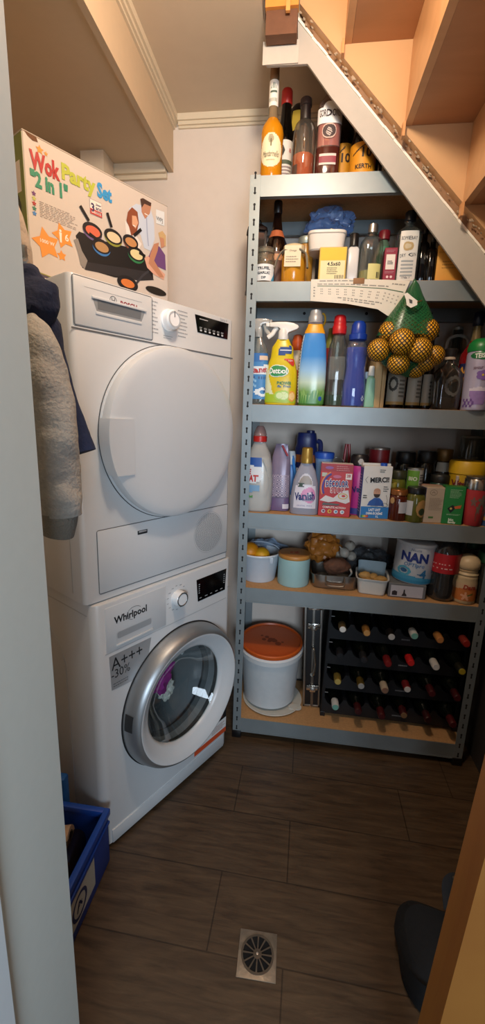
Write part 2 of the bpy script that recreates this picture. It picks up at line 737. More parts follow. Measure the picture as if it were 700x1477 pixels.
g = G()
rd = random.Random(3)
for t in range(46):
    u = rd.random()
    q = Vector(lo[0])+(Vector(lo[-1])-Vector(lo[0]))*u
    s = rd.uniform(.0012, .0036)*(1.5 if .25 < u < .75 else 1)
    g.add(blob(s, 1.8, .8, 1, .5, 2, t, 1), T3(q.x-.004+rd.uniform(-.002, .002), YS+.012+rd.uniform(-.012, .016), q.y-.006+rd.uniform(-.008, .003)) @ RY(.75))
tag(obj('plaster_residue', g, m('a58f76', .9, var=.3, sc=60), ST), kind='stuff')
eb = [xz(q[0], q[1], 1.5302) for q in [(434, 4), (500, 84), (575, 176), (700, 325), (700, 366), (575, 204), (500, 112), (440, 36)]]
eb.insert(4, (eb[3][0]+.55, eb[3][1]-.58))
eb.insert(5, (eb[5][0]+.55, eb[5][1]-.58))
obj('stringer_backing', poly(eb, 1.5302, .006), m('8e6a4c', .75, bump=.3, var=.25, sc=30), ST, smooth=False)
q0, q1 = Vector(tp[2]), Vector(tp[-1])
g = G()
n = 40
for i in range(n):
    u0, u1 = i/n, (i+1.02)/n
    w = rd.uniform(.0015, .005)
    A, B = q0+(q1-q0)*u0, q0+(q1-q0)*u1
    g.add(box(0, (B-A).length, -w, 0, -.003, .003), T3(A.x, YP, A.y-.006) @ RY(math.atan2(-(B-A).y, (B-A).x)))
obj('caulk_line', g, m('eee6d8', .8), ST, smooth=False)
# newel at the upper end
nl = xz(384, 20, YS)
nr = xz(431, 20, YS)
zb = xz(400, 21, YS)[1]
obj('newel', box(nl[0], nr[0], 1.475, YS, zb, 2.98), m('d98f45', .4, var=.08), ST, smooth=False)
obj('newel_foot', box(nl[0]+.002, nr[0]-.002, 1.4855, YS+.02, xz(400, 56, YS)[1], zb), m('6a4630', .7, bump=.3, var=.2), ST, smooth=False)
obj('newel_strip', box(xz(415, 10, YS)[0]-.002, xz(421, 10, YS)[0]-.002, 1.466, 1.4745, zb-.018, 2.98), m('d99a58', .4), ST, smooth=False)

# ------------------------------------------------------------------ storage rack
SZ = [2.144, 1.827, 1.4186, 1.0133, .704, .0985]
RX0, RX1, RY0, RY1 = -.2144, .7364, 1.574, 1.895
galv = m('8d9699', .45, .5, bump=.06, var=.1, sc=18)
RK = thing('storage_rack', 'tall grey metal shelving rack with slotted posts and chipboard shelves', 'shelving rack', (RX0, RY0, 0))


def post(sx, sy):
    w, t = .034, .002
    g = G()
    h = SZ[0]
    g.add(box(0, w, 0, t, .012, h)).add(box(0, t, t, w, .012, h))
    for i in range(int(h/.0455)):
        z = .05+i*.0455
        up = 1 if (i // 1) % 3 != 0 else -1
        c = circ(w*.5, z+.006*up, .0042, n=10)
        g.add(poly(c, -.0004), mi=1)
        g.add(poly([(w*.5-.0022, z+.004*up), (w*.5+.0022, z+.004*up), (w*.5+.003, z-.011*up), (w*.5-.003, z-.011*up)], -.0005), mi=1)
        g.add(poly(c, -.0004), RZ(-PI/2) @ T3(-w, 0, 0), mi=1)
    return g


W_, D_ = RX1-RX0, RY1-RY0
for (px_, py_, sx, sy) in ((0, 0, 1, 1), (W_, 0, -1, 1), (0, D_, 1, -1), (W_, D_, -1, -1)):
    g = post(1, 1)
    M = T3(px_, py_, 0) @ Matrix.Diagonal((sx, sy, 1, 1))
    g.xf(M)
    if sx*sy < 0:
        g.f = [q[::-1] for q in g.f]
    po = obj('post', g, [galv, m('15161a', .8)], RK, smooth=False)
    fx0, fx1 = sorted((px_-.003*sx, px_+.037*sx))
    fy0, fy1 = sorted((py_-.003*sy, py_+.037*sy))
    obj('foot', rbox(fx0, fx1, fy0, fy1, 0, .035, .003), BLACKP, po)
chip = m('b98d5e', .75, bump=.12, var=.22, sc=120)
for i, z in enumerate(SZ):
    hb = .064 if i < 5 else .068
    for y0, y1 in ((.0022, .0042), (D_-.0042, D_-.0022)):
        f = -1 if y0 < .1 else 1
        yy = y0 if f < 0 else y1
        g = box(.0022, W_-.0022, y0, y1, z-hb, z-.002)
        g.add(box(.0022, W_-.0022, min(yy, yy-f*.016), max(yy, yy-f*.016), z-hb, z-hb+.002))
        # rolled bead
        g.add(box(.036, W_-.036, yy+f*.0018-.0008, yy+f*.0018+.0008, z-hb, z-hb+.006))
        if f > 0:
            for hx in (.2, .45, .7):
                g.add(poly(circ(hx, z-hb/2, .006, n=12), y0-.0004), mi=1)
        obj('beam', g, [galv, m('15161a', .8)], RK, smooth=False)
    for x0 in (.0022, W_-.0042):
        obj('side_beam', box(x0, x0+.002, .0045, D_-.0045, z-hb, z-.002), galv, RK, smooth=False)
    obj('shelf_board', box(.005, W_-.005, .0046, D_-.0046, z-.012, z-.0008), chip, RK, smooth=False)
# ------------------------------------------------------------------ tumble dryer on washing machine
appl = m('cfd2d4', .28, var=.015)
applg = m('b4b7b9', .3, var=.02)
seam = m('5e6164', .7)
TD, PD = 1.0246, (-.5582, 1.0085, .8475)
TW, PW = 1.0380, (-.5362, 1.0108, 0)
AH = .842


def D(x, y, off=0.0):
    u, z = onplane(x, y, PD, TD, off)
    return (u, z)


DR = thing('tumble_dryer', 'white tumble dryer with round white door stacked on the washing machine', 'tumble dryer', PD, TD)
bm = to_bm(box(0, .598, 0, .6, 0, AH))
vert = [e for e in bm.edges if abs(e.verts[0].co.z-e.verts[1].co.z) > .5 and e.verts[0].co.y < .1]
bmesh.ops.bevel(bm, geom=vert, offset=.016, segments=4, affect='EDGES', profile=.5)
hor = [e for e in bm.edges if e.verts[0].co.z > AH-.001 and e.verts[1].co.z > AH-.001]
bmesh.ops.bevel(bm, geom=hor, offset=.006, segments=2, affect='EDGES', profile=.5)
obj('cabinet', from_bm(bm), appl, DR)
art(DR, 'seam', line2([(.002, AH-.123), (.596, AH-.123)], .003, -.0006).add(line2([(.002, AH-.1255), (.596, AH-.1255)], .0012, -.0009)), seam)
obj('seam', box(-.0008, .0, .06, .063, .02, AH-.03).add(box(-.0008, 0, .063, .58, AH-.034, AH-.032)), applg, DR, smooth=False)
g = lathe([(.17, .0008), (.174, .0015), (.178, .0008)], 40, False, False).xf(T3(0, .33, .32) @ RY(-PI/2))
obj('side_embossing', g, applg, DR)
# water drawer
dz0, dz1 = AH-.115, AH-.006
DW = obj('water_drawer', rbox(.012, .245, -.0025, .004, dz0, dz1, .002), appl, DR)
art(DW, 'drawer_gap', outline(rrect(.010, .247, dz0-.002, dz1+.001, .006), .002, -.0008), seam)
h = [D(133, 431), D(208, 449), D(197, 466), D(141, 446)]
zc = sum(q[1] for q in h)/4
x0, x1 = D(143, 440)[0]-.008, D(199, 458)[0]+.008
hg = G().add(poly([(x0-.012, zc+.017), (x1+.016, zc+.017), (x1, zc-.017), (x0, zc-.017)], -.0030))
art(DW, 'handle_recess', hg, m('8f9396', .5))
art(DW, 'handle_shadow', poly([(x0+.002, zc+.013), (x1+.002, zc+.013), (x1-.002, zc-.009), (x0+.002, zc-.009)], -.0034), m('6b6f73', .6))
obj('handle_lip', rbox(x0-.014, x1+.018, -.007, -.0025, zc+.013, zc+.019, .0015), appl, DW)
obj('handle_base', rbox(x0-.004, x1+.002, -.005, -.0025, zc-.022, zc-.014, .0015), appl, DW)
art(DW, 'crease', line2([(.04, dz1-.02), (.21, dz1-.02)], .0012, -.0029), applg)
lx, lz = D(186, 440)
tflat(DW, 'BOSCH', .024, lx-.002, lz-.002, -.0030, m('8a2a35', .5), bold=.035, fit=(.052, .013))
lx, lz = D(161.5, 432)
lg = outline(circ(lx+.002, lz-.002, .0095, n=28), .0014, -.003)
lg.add(line2([(lx-.002, lz-.008), (lx-.002, lz+.004)], .0015, -.003)).add(line2([(lx+.006, lz-.008), (lx+.006, lz+.004)], .0015, -.003)).add(line2([(lx-.002, lz-.002), (lx+.006, lz-.002)], .0015, -.003))
art(DW, 'emblem', lg, m('55585c', .5))
# programme knob
kx, kz = D(250, 461, .02)
KN = obj('knob', lathe([(.030, 0), (.030, .004), (.027, .006), (.0265, .022), (.0235, .026), (.015, .0265)], 40).xf(T3(kx, 0, kz) @ RX(PI/2)), m('f6f6f6', .25), DR)
obj('knob_ring', lathe([(.022, .0266), (.022, .0274), (.018, .0274), (.018, .0266)], 40, False, False).xf(T3(kx, 0, kz) @ RX(PI/2)), m('b9bcbf', .3), KN)
obj('pointer', box(kx-.0012, kx+.0012, -.0278, -.0268, kz+.006, kz+.0225), m('5a5d60', .5), KN, smooth=False)
for q_ in ((kx-.085, kx-.036, kz-.045, kz+.045, 9, 3), (kx+.036, kx+.075, kz-.04, kz+.04, 8, 5), (kx-.02, kx+.02, kz-.052, kz-.04, 2, 6)):
    art(DR, 'fine_print', fine(*q_[:5], -.0006, .3, q_[5]), m('9a9da0', .6))
a, b_, c, d = D(281, 452), D(326, 463), D(328, 490), D(287, 483)
DP = art(DR, 'display', poly([(a[0], a[1]-.002), (.570, a[1]-.002), (.566, a[1]-.052), (a[0]+.012, a[1]-.052)], -.0012), m('050507', .12))
g = G()
for i in range(6):
    x = a[0]+.022+i*.02
    g.add(poly(rrect(x, x+.009, a[1]-.047, a[1]-.042, .001), -.0016))
    g.add(fine(x-.002, x+.011, a[1]-.040, a[1]-.034, 2, -.0016, .4, i))
g.add(fine(a[0]+.02, a[0]+.06, a[1]-.014, a[1]-.009, 1, -.0016, .5, 4))
art(DP, 'display_lettering', g, m('c8cacc', .5))
tflat(DR, 'Serie 4', .012, .545, AH-.010, -.0008, m('9a9da0', .5), sx=1)
# round door
dcx, dcz, dr_ = .319, .463, .252
prof = [(dr_+.004, .0), (dr_+.004, .004), (dr_-.001, .006), (dr_, .012), (dr_-.001, .030), (dr_-.004, .036), (dr_-.012, .0395), (dr_-.030, .0415), (dr_-.06, .042), (.1, .0428), (.02, .043)]
DO = obj('door', lathe(prof, 96).xf(T3(dcx, 0, dcz) @ RX(PI/2)), appl, DR, ang=30)
obj('door_gap', lathe([(dr_+.006, .0008), (dr_+.006, .0012), (dr_-.002, .0012)], 96, False, False).xf(T3(dcx, 0, dcz) @ RX(PI/2)), m('3c3e41', .8), DO)
# grip plate over the door's near edge
g = G()
z0, z1 = dcz-.105, dcz+.045
n = 16
ins = dcx-dr_+.078
v = []
for y in (-.049, -.010):
    for j in range(n+1):
        z = z0+(z1-z0)*j/n
        xo = dcx-math.sqrt((dr_+.008)**2-(z-dcz)**2)
        v += [(xo+(.004 if y < -.03 else 0), y, z), (ins-.0, y+.004 if y < -.03 else y, z)]
k = 2*(n+1)
f = []
for j in range(n):
    i = 2*j
    f.append([i, i+1, i+3, i+2])
    f.append([i, i+2, i+2+k, i+k])
    f.append([i+1, i+1+k, i+3+k, i+3])
f.append([0, k, k+1, 1])
f.append([2*n, 2*n+1, k+2*n+1, k+2*n])
g.put(v, f)
obj('door_grip', g, appl, DO, smooth=False)
# lower service flap, slot and filter grille
a, b_ = D(140, 772), D(326, 862)
fz1, fz0 = .205, .022
FP = obj('service_flap', rbox(.046, .588, -.002, .004, fz0, fz1, .0018), appl, DR)
art(FP, 'flap_gap', outline(rrect(.0445, .5895, fz0-.0015, fz1+.0015, .006), .0022, -.0009), seam)
sx_, sz_ = D(205, 767)
obj('flap_catch', rbox(sx_-.018, sx_+.018, -.0034, -.002, sz_-.006, sz_+.006, .001), m('2b2d30', .5), FP)
obj('flap_catch', rbox(sx_-.014, sx_+.014, -.0042, -.0033, sz_+.000, sz_+.005, .0004), m('9fa3a6', .4), FP)
vx, vz = .488, .118
g = G()
for j in range(1, 14):
    R = .0052*j
    k = max(6, int(2*PI*R/.0052))
    for i in range(k):
        w = 2*PI*i/k+j*.3
        g.add(poly(circ(vx+R*math.cos(w), vz+R*math.sin(w), .0017, n=6), -.0026))
obj('air_grille', g, m('6d7174', .7), FP, smooth=False)
art(FP, 'grille_edge', outline(circ(vx, vz, .074, n=48), .0014, -.0025), applg)

# ---- washing machine
WM = thing('washing_machine', 'white front-loading washing machine with silver door ring, standing on the floor', 'washing machine', PW, TW)


def Wp(x, y, off=0.0):
    return onplane(x, y, PW, TW, off)


bm = to_bm(box(0, .6, 0, .6, .012, AH+.001))
vert = [e for e in bm.edges if abs(e.verts[0].co.z-e.verts[1].co.z) > .5 and e.verts[0].co.y < .1]
bmesh.ops.bevel(bm, geom=vert, offset=.03, segments=5, affect='EDGES', profile=.5)
hor = [e for e in bm.edges if e.verts[0].co.z > AH-.001 and e.verts[1].co.z > AH-.001]
bmesh.ops.bevel(bm, geom=hor, offset=.006, segments=2, affect='EDGES', profile=.5)
WB = obj('cabinet', from_bm(bm), appl, WM)
wcx, wcz = .333, .405
cut = obj('cut', lathe([(.186, -.05), (.186, .36)], 64).xf(T3(wcx, 0, wcz) @ RX(-PI/2)), appl, WM)
md = WB.modifiers.new('b', 'BOOLEAN')
md.operation = 'DIFFERENCE'
md.object = cut
md.solver = 'EXACT'
dg = bpy.context.evaluated_depsgraph_get()
nm = bpy.data.meshes.new_from_object(WB.evaluated_get(dg))
WB.modifiers.clear()
WB.data = nm
bpy.data.objects.remove(cut)
nm.polygons.foreach_set('use_smooth', [True]*len(nm.polygons))
nm.set_sharp_from_angle(angle=math.radians(35))
M = T3(wcx, 0, wcz) @ RX(PI/2)
obj('drum', lathe([(.10, -.33), (.180, -.32), (.180, -.02), (.181, -.004)], 48, True, False).xf(M), m('9a9ea2', .4, .3), WM)
for fx in (.05, .55):
    for fy in (.05, .55):
        obj('foot', lathe([(.02, 0), (.02, .008), (.012, .0125)], 16).xf(T3(fx, fy, 0)), BLACKP, WM)
art(WM, 'seam', line2([(.03, .685), (.57, .685)], .0022, -.0006), applg)
obj('seam', box(-.0008, 0, .035, .58, .805, .808), applg, WM, smooth=False)
a, b_ = Wp(166, 1204), Wp(329, 1046)
obj('kick_plate', rbox(.028, .572, -.004, .003, .0125, .062, .002), appl, WM)
art(WM, 'kick_seam', line2([(.028, .0645), (.572, .0645)], .0022, -.0008), m('ffffff', .3))
# embossed shapes on the side panel
g = tube([(-.001, y, z) for y, z in [(.58, .70), (.25, .70), (.20, .66), (.17, .6), (.16, .3), (.16, .04)]], .0018, 6)
obj('side_embossing', g, appl, WM)
obj('side_embossing', lathe([(.15, .0), (.156, .003), (.162, .0)], 40, False, False).xf(T3(0, .45, .42) @ RY(-PI/2)), appl, WM)
# detergent drawer grip
a, b_ = Wp(168, 918), Wp(218, 904)
g0 = (a[0]-.002, b_[0]+.004)
zc = .722
DWR = obj('detergent_drawer', rbox(.035, .262, -.0015, .003, .69, AH-.014, .0012), appl, WM)
art(DWR, 'grip_recess', poly(rrect(g0[0], g0[1], zc-.022, zc+.020, .008), -.0019), m('c3c7ca', .4))
art(DWR, 'grip_recess', poly(rrect(g0[0]+.004, g0[1]-.004, zc-.002, zc+.018, .006), -.0023), m('9da2a6', .4))
obj('grip_lip', rbox(g0[0]-.002, g0[1]+.002, -.006, -.0018, zc-.026, zc-.018, .002), appl, DWR)
lx, lz = Wp(189, 885)
tflat(DWR, 'Whirlpool', .031, lx, lz-.002, -.0019, m('17181a', .5), bold=.03, sx=.92)
g = line2([(lx+.028*math.cos(t)+.012, lz+.020*math.sin(t)) for t in [PI*.2+i*.2 for i in range(20)]], .0014, -.0022)
art(DWR, 'logo_swirl', g, m('5c5f63', .5))
kx, kz = Wp(262, 864, .02)
KN = obj('knob', lathe([(.027, 0), (.027, .01), (.025, .024), (.023, .026), (.01, .0262)], 40).xf(T3(kx, 0, kz) @ RX(PI/2)), m('e9ebec', .25), WM)
obj('knob_ring', lathe([(.0245, .0262), (.0235, .0275), (.0205, .0275), (.0195, .0262)], 40, False, False).xf(T3(kx, 0, kz) @ RX(PI/2)), m('8f9497', .2, .8), KN)
g = G()
for i in range(14):
    w = PI*.25+i*.43
    g.add(fine(kx+.043*math.cos(w)-.005, kx+.043*math.cos(w)+.005, kz+.043*math.sin(w)-.002, kz+.043*math.sin(w)+.002, 1, -.0006, .6, i))
g.add(fine(.575, .592, .725, .73, 1, -.0006, .6, 2))
g.add(outline(circ(kx-.062, kz-.035, .006, n=16), .001, -.0006))
art(WM, 'panel_lettering', g, m('8b8e91', .6))
DP = art(WM, 'display', poly([(.404, .806), (.566, .806), (.560, .722), (.412, .722)], -.0012), m('060608', .12))
g = G()
for i in range(5):
    g.add(fine(.42+i*.028, .434+i*.028, .73, .735, 1, -.0016, .6, i))
for q_ in (.415, .55):
    art(DP, 'fine_print', fine(q_, q_+.007, .75, .79, 5, -.0016, .4, 8), m('b9bbbd', .5))
art(DP, 'display_lettering', g, m('b9bbbd', .5))
# efficiency sticker
st = [Wp(157, 948), Wp(218, 919), Wp(214, 945), Wp(190, 982), Wp(161, 996)]
SK = art(WM, 'efficiency_sticker', poly(st, -.0012), m('a9acaf', .35, .3))
lx, lz = Wp(185, 946)
tflat(SK, 'A+++', .056, lx-.003, lz-.004, -.0018, INK, sx=.86, rot=.02)
lx, lz = Wp(174, 968)
tflat(SK, '-30%', .040, lx, lz, -.0018, INK, sx=.86)
art(SK, 'fine_print', fine(st[4][0]+.006, st[3][0]-.01, st[4][1]+.006, st[4][1]+.022, 2, -.0018, .4, 3), m('6b6e71', .6))
# capacity sticker, partly behind the door
EN = art(WM, 'capacity_sticker', poly([(.40, .075), (.588, .075), (.588, .20), (.40, .20)], -.0012), m('ecebe8', .4))
art(EN, 'black_band', poly([(.40, .145), (.588, .145), (.588, .20), (.40, .20)], -.0016), m('141416', .4))
art(EN, 'orange_band', poly([(.40, .075), (.588, .075), (.588, .097), (.40, .097)], -.0016), m('d8552c', .5))
tflat(EN, '10', .045, .492, .168, -.002, m('e9e9e9', .5), bold=.02)
art(EN, 'fine_print', fine(.52, .57, .155, .19, 4, -.002, .35, 3).add(fine(.50, .58, .105, .135, 4, -.002, .3, 5)), m('a8583c', .5))
# door
R = .254
silver = m('a4a8ab', .42, .8, var=.03)
DO = obj('door', lathe([(R, .0), (R, .012), (R-.003, .026), (R-.009, .046), (R-.018, .058), (R-.026, .062)], 96, False, False).xf(M), silver, WM, ang=60)
obj('door_gap', lathe([(R+.004, .0008), (R+.004, .003), (R-.006, .003)], 96, False, False).xf(M), m('1c1d1f', .6), DO)
obj('door_dish', lathe([(R-.026, .062), (R-.030, .0622), (.205, .046), (.184, .036), (.176, .030), (.173, .018)], 96, False, False).xf(M), appl, DO, ang=60)
obj('door_glass', lathe([(.173, .022), (.165, .012), (.135, -.045), (.09, -.078), (.02, -.088)], 64, False, True).xf(M), clear('e6eeee', .0, .03, .5), DO, ang=60)
obj('gasket', lathe([(.176, .016), (.184, .0), (.184, -.03), (.164, -.045), (.172, -.06)], 64, False, False).xf(M), m('4c4f52', .6), DO)
# grip notch on the door ring
g = patch([(0, R+.001, R+.001), (.02, R-.001, R-.001), (.045, R-.008, R-.008)], -.11, .11, .012, .042, .001, 8, 3)
g.xf(M @ RZ(-PI/2-.12))
obj('door_grip', g, m('26282a', .5), DO)
# laundry seen through the glass
Rw = Matrix.Translation(PW) @ RZ(TW)
for nme, lab, c, (x, y, z), r, sd in (
        ('laundry', 'magenta garment behind the washing machine glass', 'b83aa0', (wcx+.015, .148, wcz-.005), .058, 1),
        ('laundry', 'dark grey garment filling the middle of the washing drum', '7c7c78', (wcx+.075, .165, wcz+.05), .047, 2),
        ('laundry', 'white garment crumpled high in the washing drum', 'f0f0ee', (wcx+.108, .13, wcz+.070), .026, 3),
        ('laundry', 'pale sock lying lowest in the washing drum', 'f0eae0', (wcx+.055, .145, wcz-.092), .034, 4),
        ('laundry', 'greyish shirt crumpled behind the magenta garment', '8e8c86', (wcx+.085, .20, wcz-.035), .047, 5)):
    q = Rw @ Vector((x, y, z))
    o = obj(nme, blob(r, 1.1, .7, 1.15, .5, 1.8, sd, 4), m(c, .9, bump=.3, sc=60), None, loc=tuple(q))
    o.rotation_euler = (0, 0, TW)
    tag(o, lab, 'laundry', 'laundry in the washing machine')
# ------------------------------------------------------------------ wok set carton on the dryer
PB = at(31, 186, Z=2.05)
TB = 1.0322
WB_, HB = .4776, 2.05-1.6895
PBX = (PB.x, PB.y, 1.6895)


def Bp(x, y):
    return onplane(x, y, PBX, TB, 0)


BX = thing('wok_set_carton', 'large white printed carton of a wok party set standing on the tumble dryer', 'carton', PBX, TB)
card = m('cdc3b9', .5, var=.02)
obj('box', rbox(0, WB_, 0, .2, 0, HB, .0025, 1), card, BX, smooth=False)
obj('side_print', box(-.0008, .0, .003, .197, .045, HB-.003), m('7f8a3c', .55, var=.25, sc=14), BX, smooth=False)
obj('side_print', box(-.0009, .0, .003, .197, .0, .045), m('4d4856', .55), BX, smooth=False)
obj('side_badge', box(-.0014, -.0008, .02, .1, HB-.13, HB-.06), m('e7dcd0', .5), BX, smooth=False)
g = text_geo('3', .05, bold=.03).xf(RZ(-PI/2) @ T3(-.085, -.0018, HB-.095))
obj('lettering', g, m('2c2a55', .6), BX, smooth=False)
g = G()
for i in range(5):
    g.add(blob(.022, 1, 1, 1.2, .4, 2, i, 2), T3(-.0012, .05+.02*(i % 3), .11+.03*i) @ Matrix.Diagonal((.02, 1, 1, 1)))
obj('side_picture', g, m('3d4130', .6), BX)
# torn corner of the lid
obj('torn_flap', poly([(.006, HB-.0), (.014, HB-.008), (.026, HB-.013), (.040, HB-.011), (.036, HB-.001)], -.0008), m('6d4a30', .8), BX, smooth=False)
obj('lid_flap', rbox(0, WB_, .0, .2, HB, HB+.0025, .001, 1), m('d7cbbd', .6), BX, smooth=False)


def c_(h): return m(h, .5, var=.02)


def btext(s, px, py, size, h, **k):
    x, z = Bp(px, py)
    return tflat(BX, s, size, x, z, -.0016, c_(h), **k)


for s_, xl, xr, yc, hp_, hx in (('Wok', 43.5, 86, 239, 27, 'b5302f'), ('Party', 90, 138, 262, 30, 'b5bd45'), ('Set', 140, 161, 278, 22, '3597d3'), ('"2 in 1"', 45, 98, 267, 23, '2f8a6a')):
    a, b_ = Bp(xl, yc), Bp(xr, yc)
    xm = (xl+xr)/2
    hh = Bp(xm, yc-hp_/2)[1]-Bp(xm, yc+hp_/2)[1]
    btext(s_, xm, yc, .06, hx, bold=.045, fit=(b_[0]-a[0], hh))
s1 = Bp(67, 352)
s2 = Bp(91, 341)
s3 = Bp(89, 369)
s4 = Bp(57, 216)
s5 = Bp(66, 222)
SO = c_('e6953f')
art(BX, 'star_print', poly(star(s1[0], s1[1], .040, .55, rot=PI/2+.25), -.001), SO)
art(BX, 'star_print', poly(star(s2[0], s2[1], .033, .55, rot=PI/2+.35), -.001), SO)
art(BX, 'star_print', poly(star(s3[0], s3[1], .014, .55, rot=PI/2+.1), -.001), SO)
art(BX, 'star_print', poly(star(s4[0], s4[1], .011, .5), -.001), SO)
art(BX, 'star_print', poly(star(s5[0], s5[1], .006, .5), -.001), SO)
tflat(BX, '1000 W', .0125, s1[0]+.001, s1[1]+.004, -.0016, c_('f6ead8'), bold=.02)
tflat(BX, '6', .024, s2[0]+.010, s2[1]-.002, -.0016, c_('f6ead8'), bold=.02)
art(BX, 'figure_print', poly(circ(s2[0]-.008, s2[1]+.011, .0035, n=12), -.0016).add(poly([(s2[0]-.012, s2[1]+.007), (s2[0]-.004, s2[1]+.007), (s2[0]-.005, s2[1]-.004), (s2[0]-.0055, s2[1]-.018), (s2[0]-.0105, s2[1]-.018), (s2[0]-.011, s2[1]-.004)], -.0016)), c_('f6ead8'))
for i, h in enumerate(('6a3a72', 'b9bd62', 'a8302c', '2d7a60', '3f7fc0')):
    q = Bp(48.5+i*.3, 279+i*7.2)
    art(BX, 'bullet_print', poly(star(q[0], q[1], .0065, .55), -.001), c_(h))
q0, q1 = Bp(56, 285), Bp(92, 320)
art(BX, 'fine_print', fine(q0[0], q0[0]+.11, q1[1]-.010, q0[1]-.006, 9, -.001, .28, 4), m('9a8f88', .6))
a, b_ = Bp(33, 369), Bp(74, 388)
art(BX, 'banner', poly([(0.002, 0.001), (WB_-.002, .001), (WB_-.002, .02), (.16, .028), (.002, .042)], -.001), c_('514a5c'))
art(BX, 'banner_edge', line2([(.002, .043), (.16, .029)], .0025, -.0013), c_('8f9440'))
tflat(BX, 'RE', .034, .052, .017, -.0016, c_('efe6dc'), bold=.05)
# guarantee badge
a, b_ = Bp(129, 286), Bp(147, 315)
xa, xb, zt, zb_ = a[0], b_[0], a[1], b_[1]
art(BX, 'badge', poly([(xa, zb_), (xb, zb_), (xb, zt), (xa, zt)], -.001), c_('efe4da'))
art(BX, 'badge_edge', outline([(xa, zb_), (xb, zb_), (xb, zt), (xa, zt)], .0012, -.0013), c_('8f8a92'))
art(BX, 'badge_band', poly([(xa, zb_), (xb, zb_), (xb, zb_+.014), (xa, zb_+.014)], -.0013), c_('c2403c'))
tflat(BX, '3', .04, xa+.009, zt-.020, -.0016, c_('2c2a5a'), bold=.03, fit=(.011, .022))
for i, s in enumerate(('Jaar', 'ans', 'Jahre')):
    tflat(BX, s, .014, xa+.028, zt-.009-.010*i, -.0016, c_('4a4866'), bold=.02, fit=(.019, .007))
tflat(BX, 'GARANTIE', .0085, (xa+xb)/2, zb_+.007, -.0016, c_('efe4da'), bold=.02, fit=((xb-xa)*.8, .007))
# hot plate with small pans


def bp(*pts): return [Bp(x, y) for x, y in pts]


art(BX, 'hotplate_print', poly(bp((109, 340), (114, 334), (150, 348), (190, 358), (208, 368), (220, 390), (221, 402), (205, 404), (165, 400), (118, 386), (126, 378), (112, 352)), -.001), c_('17171a'))
art(BX, 'hotplate_print', poly(bp((125, 378), (214, 392), (222, 404), (200, 405), (122, 389)), -.0012), c_('2b2a2e'))
art(BX, 'hotplate_leg_print', poly(bp((106, 346), (112, 344), (118, 362), (126, 376), (122, 388), (116, 382), (112, 364)), -.0013), c_('8c8680'))
for (x, y, r, hc, fc, hx, hy) in ((133, 331, 14, '6f5a86', 'd4684c', 115, 297), (163, 340, 13, '8d8f3a', 'd9c9a4', 154, 307), (188, 347, 11, '7a4a38', 'c08a58', 203, 331), (146, 354, 13, '3d78b8', 'b08a5e', 128, 337), (196, 365, 12, '2f7a4c', 'dccf9c', 209, 370)):
    q = Bp(x, y)
    rr = abs(Bp(x+r, y)[0]-Bp(x-r, y)[0])/2
    art(BX, 'pan_print', poly(circ(q[0], q[1]-.006, rr*.98, rr*.72, 24, PI, 2*PI), -.0018), c_(hc))
    art(BX, 'pan_print', poly(circ(q[0], q[1]-.003, rr, rr*.62), -.0022), c_('1c1c20'))
    art(BX, 'food_print', poly(circ(q[0]+.001, q[1]-.005, rr*.74, rr*.42), -.0026), c_(fc))
    art(BX, 'pan_handle_print', line2(bp((x+(hx-x)*.3, y+(hy-y)*.3-2), (hx, hy)), .009, -.003), c_('121216'))
q = Bp(184, 409)
art(BX, 'pan_print', poly(circ(q[0], q[1], .04, .022), -.0018), c_('1c1c20'))
art(BX, 'food_print', poly(circ(q[0], q[1], .026, .012), -.0022), c_('d2783c'))
art(BX, 'pan_handle_print', line2(bp((196, 409), (205, 398), (214, 391)), .007, -.0026), c_('3a3a40'))
q = Bp(225, 420)
art(BX, 'pan_print', poly(circ(q[0], q[1], .045, .012), -.0018), c_('26221f'))
# people in the product picture
art(BX, 'man_print', poly(bp((186, 301), (196, 294), (204, 296), (211, 312), (217, 302), (222, 318), (223, 345), (217, 362), (208, 358), (203, 340), (196, 330)), -.001), c_('c3cfe0'))
art(BX, 'man_print', line2(bp((211, 312), (212, 335), (214, 355)), .004, -.0013), c_('9aa8c4'))
art(BX, 'man_print', poly(bp((207, 296), (215, 301), (213, 312), (209, 312)), -.0012), c_('a8765c'))
art(BX, 'man_print', line2(bp((208, 308), (213, 311)), .003, -.0022), c_('f0e4dc'))
art(BX, 'woman_print', poly(bp((180, 318), (186, 326), (196, 340), (204, 352), (200, 360), (190, 352), (182, 340)), -.0012), c_('e4dcd6'))
art(BX, 'woman_print', line2(bp((191, 325), (195, 327)), .003, -.0026), c_('f0e4dc'))
art(BX, 'plate_print', poly(bp((208, 372), (216, 368), (226, 384), (238, 396), (236, 404), (222, 396), (212, 386)), -.0012), c_('d8a690'))
art(BX, 'man_print', poly(bp((203, 288), (210, 288), (218, 296), (216, 308), (209, 316), (204, 306)), -.0014), c_('b98468'))
art(BX, 'man_print', poly(bp((202, 287), (206, 286), (218, 293), (217, 298), (208, 294), (204, 300)), -.0018), c_('4a342c'))
art(BX, 'woman_print', poly(bp((184, 306), (190, 299), (198, 306), (200, 322), (196, 338), (189, 340), (186, 328), (182, 318)), -.0018), c_('8a4a30'))
art(BX, 'woman_print', poly(bp((190, 311), (196, 312), (199, 322), (195, 330), (190, 324)), -.0022), c_('d8a483'))
art(BX, 'blonde_woman_print', poly(bp((228, 336), (234, 333), (239, 340), (239, 356), (232, 352)), -.0014), c_('c7a878'))
art(BX, 'blonde_woman_print', poly(bp((230, 342), (236, 344), (237, 356), (232, 358)), -.0018), c_('c08a6c'))
art(BX, 'blonde_woman_print', poly(bp((222, 352), (230, 356), (238, 368), (239, 390), (226, 384), (214, 370)), -.0014), c_('6e4a7c'))
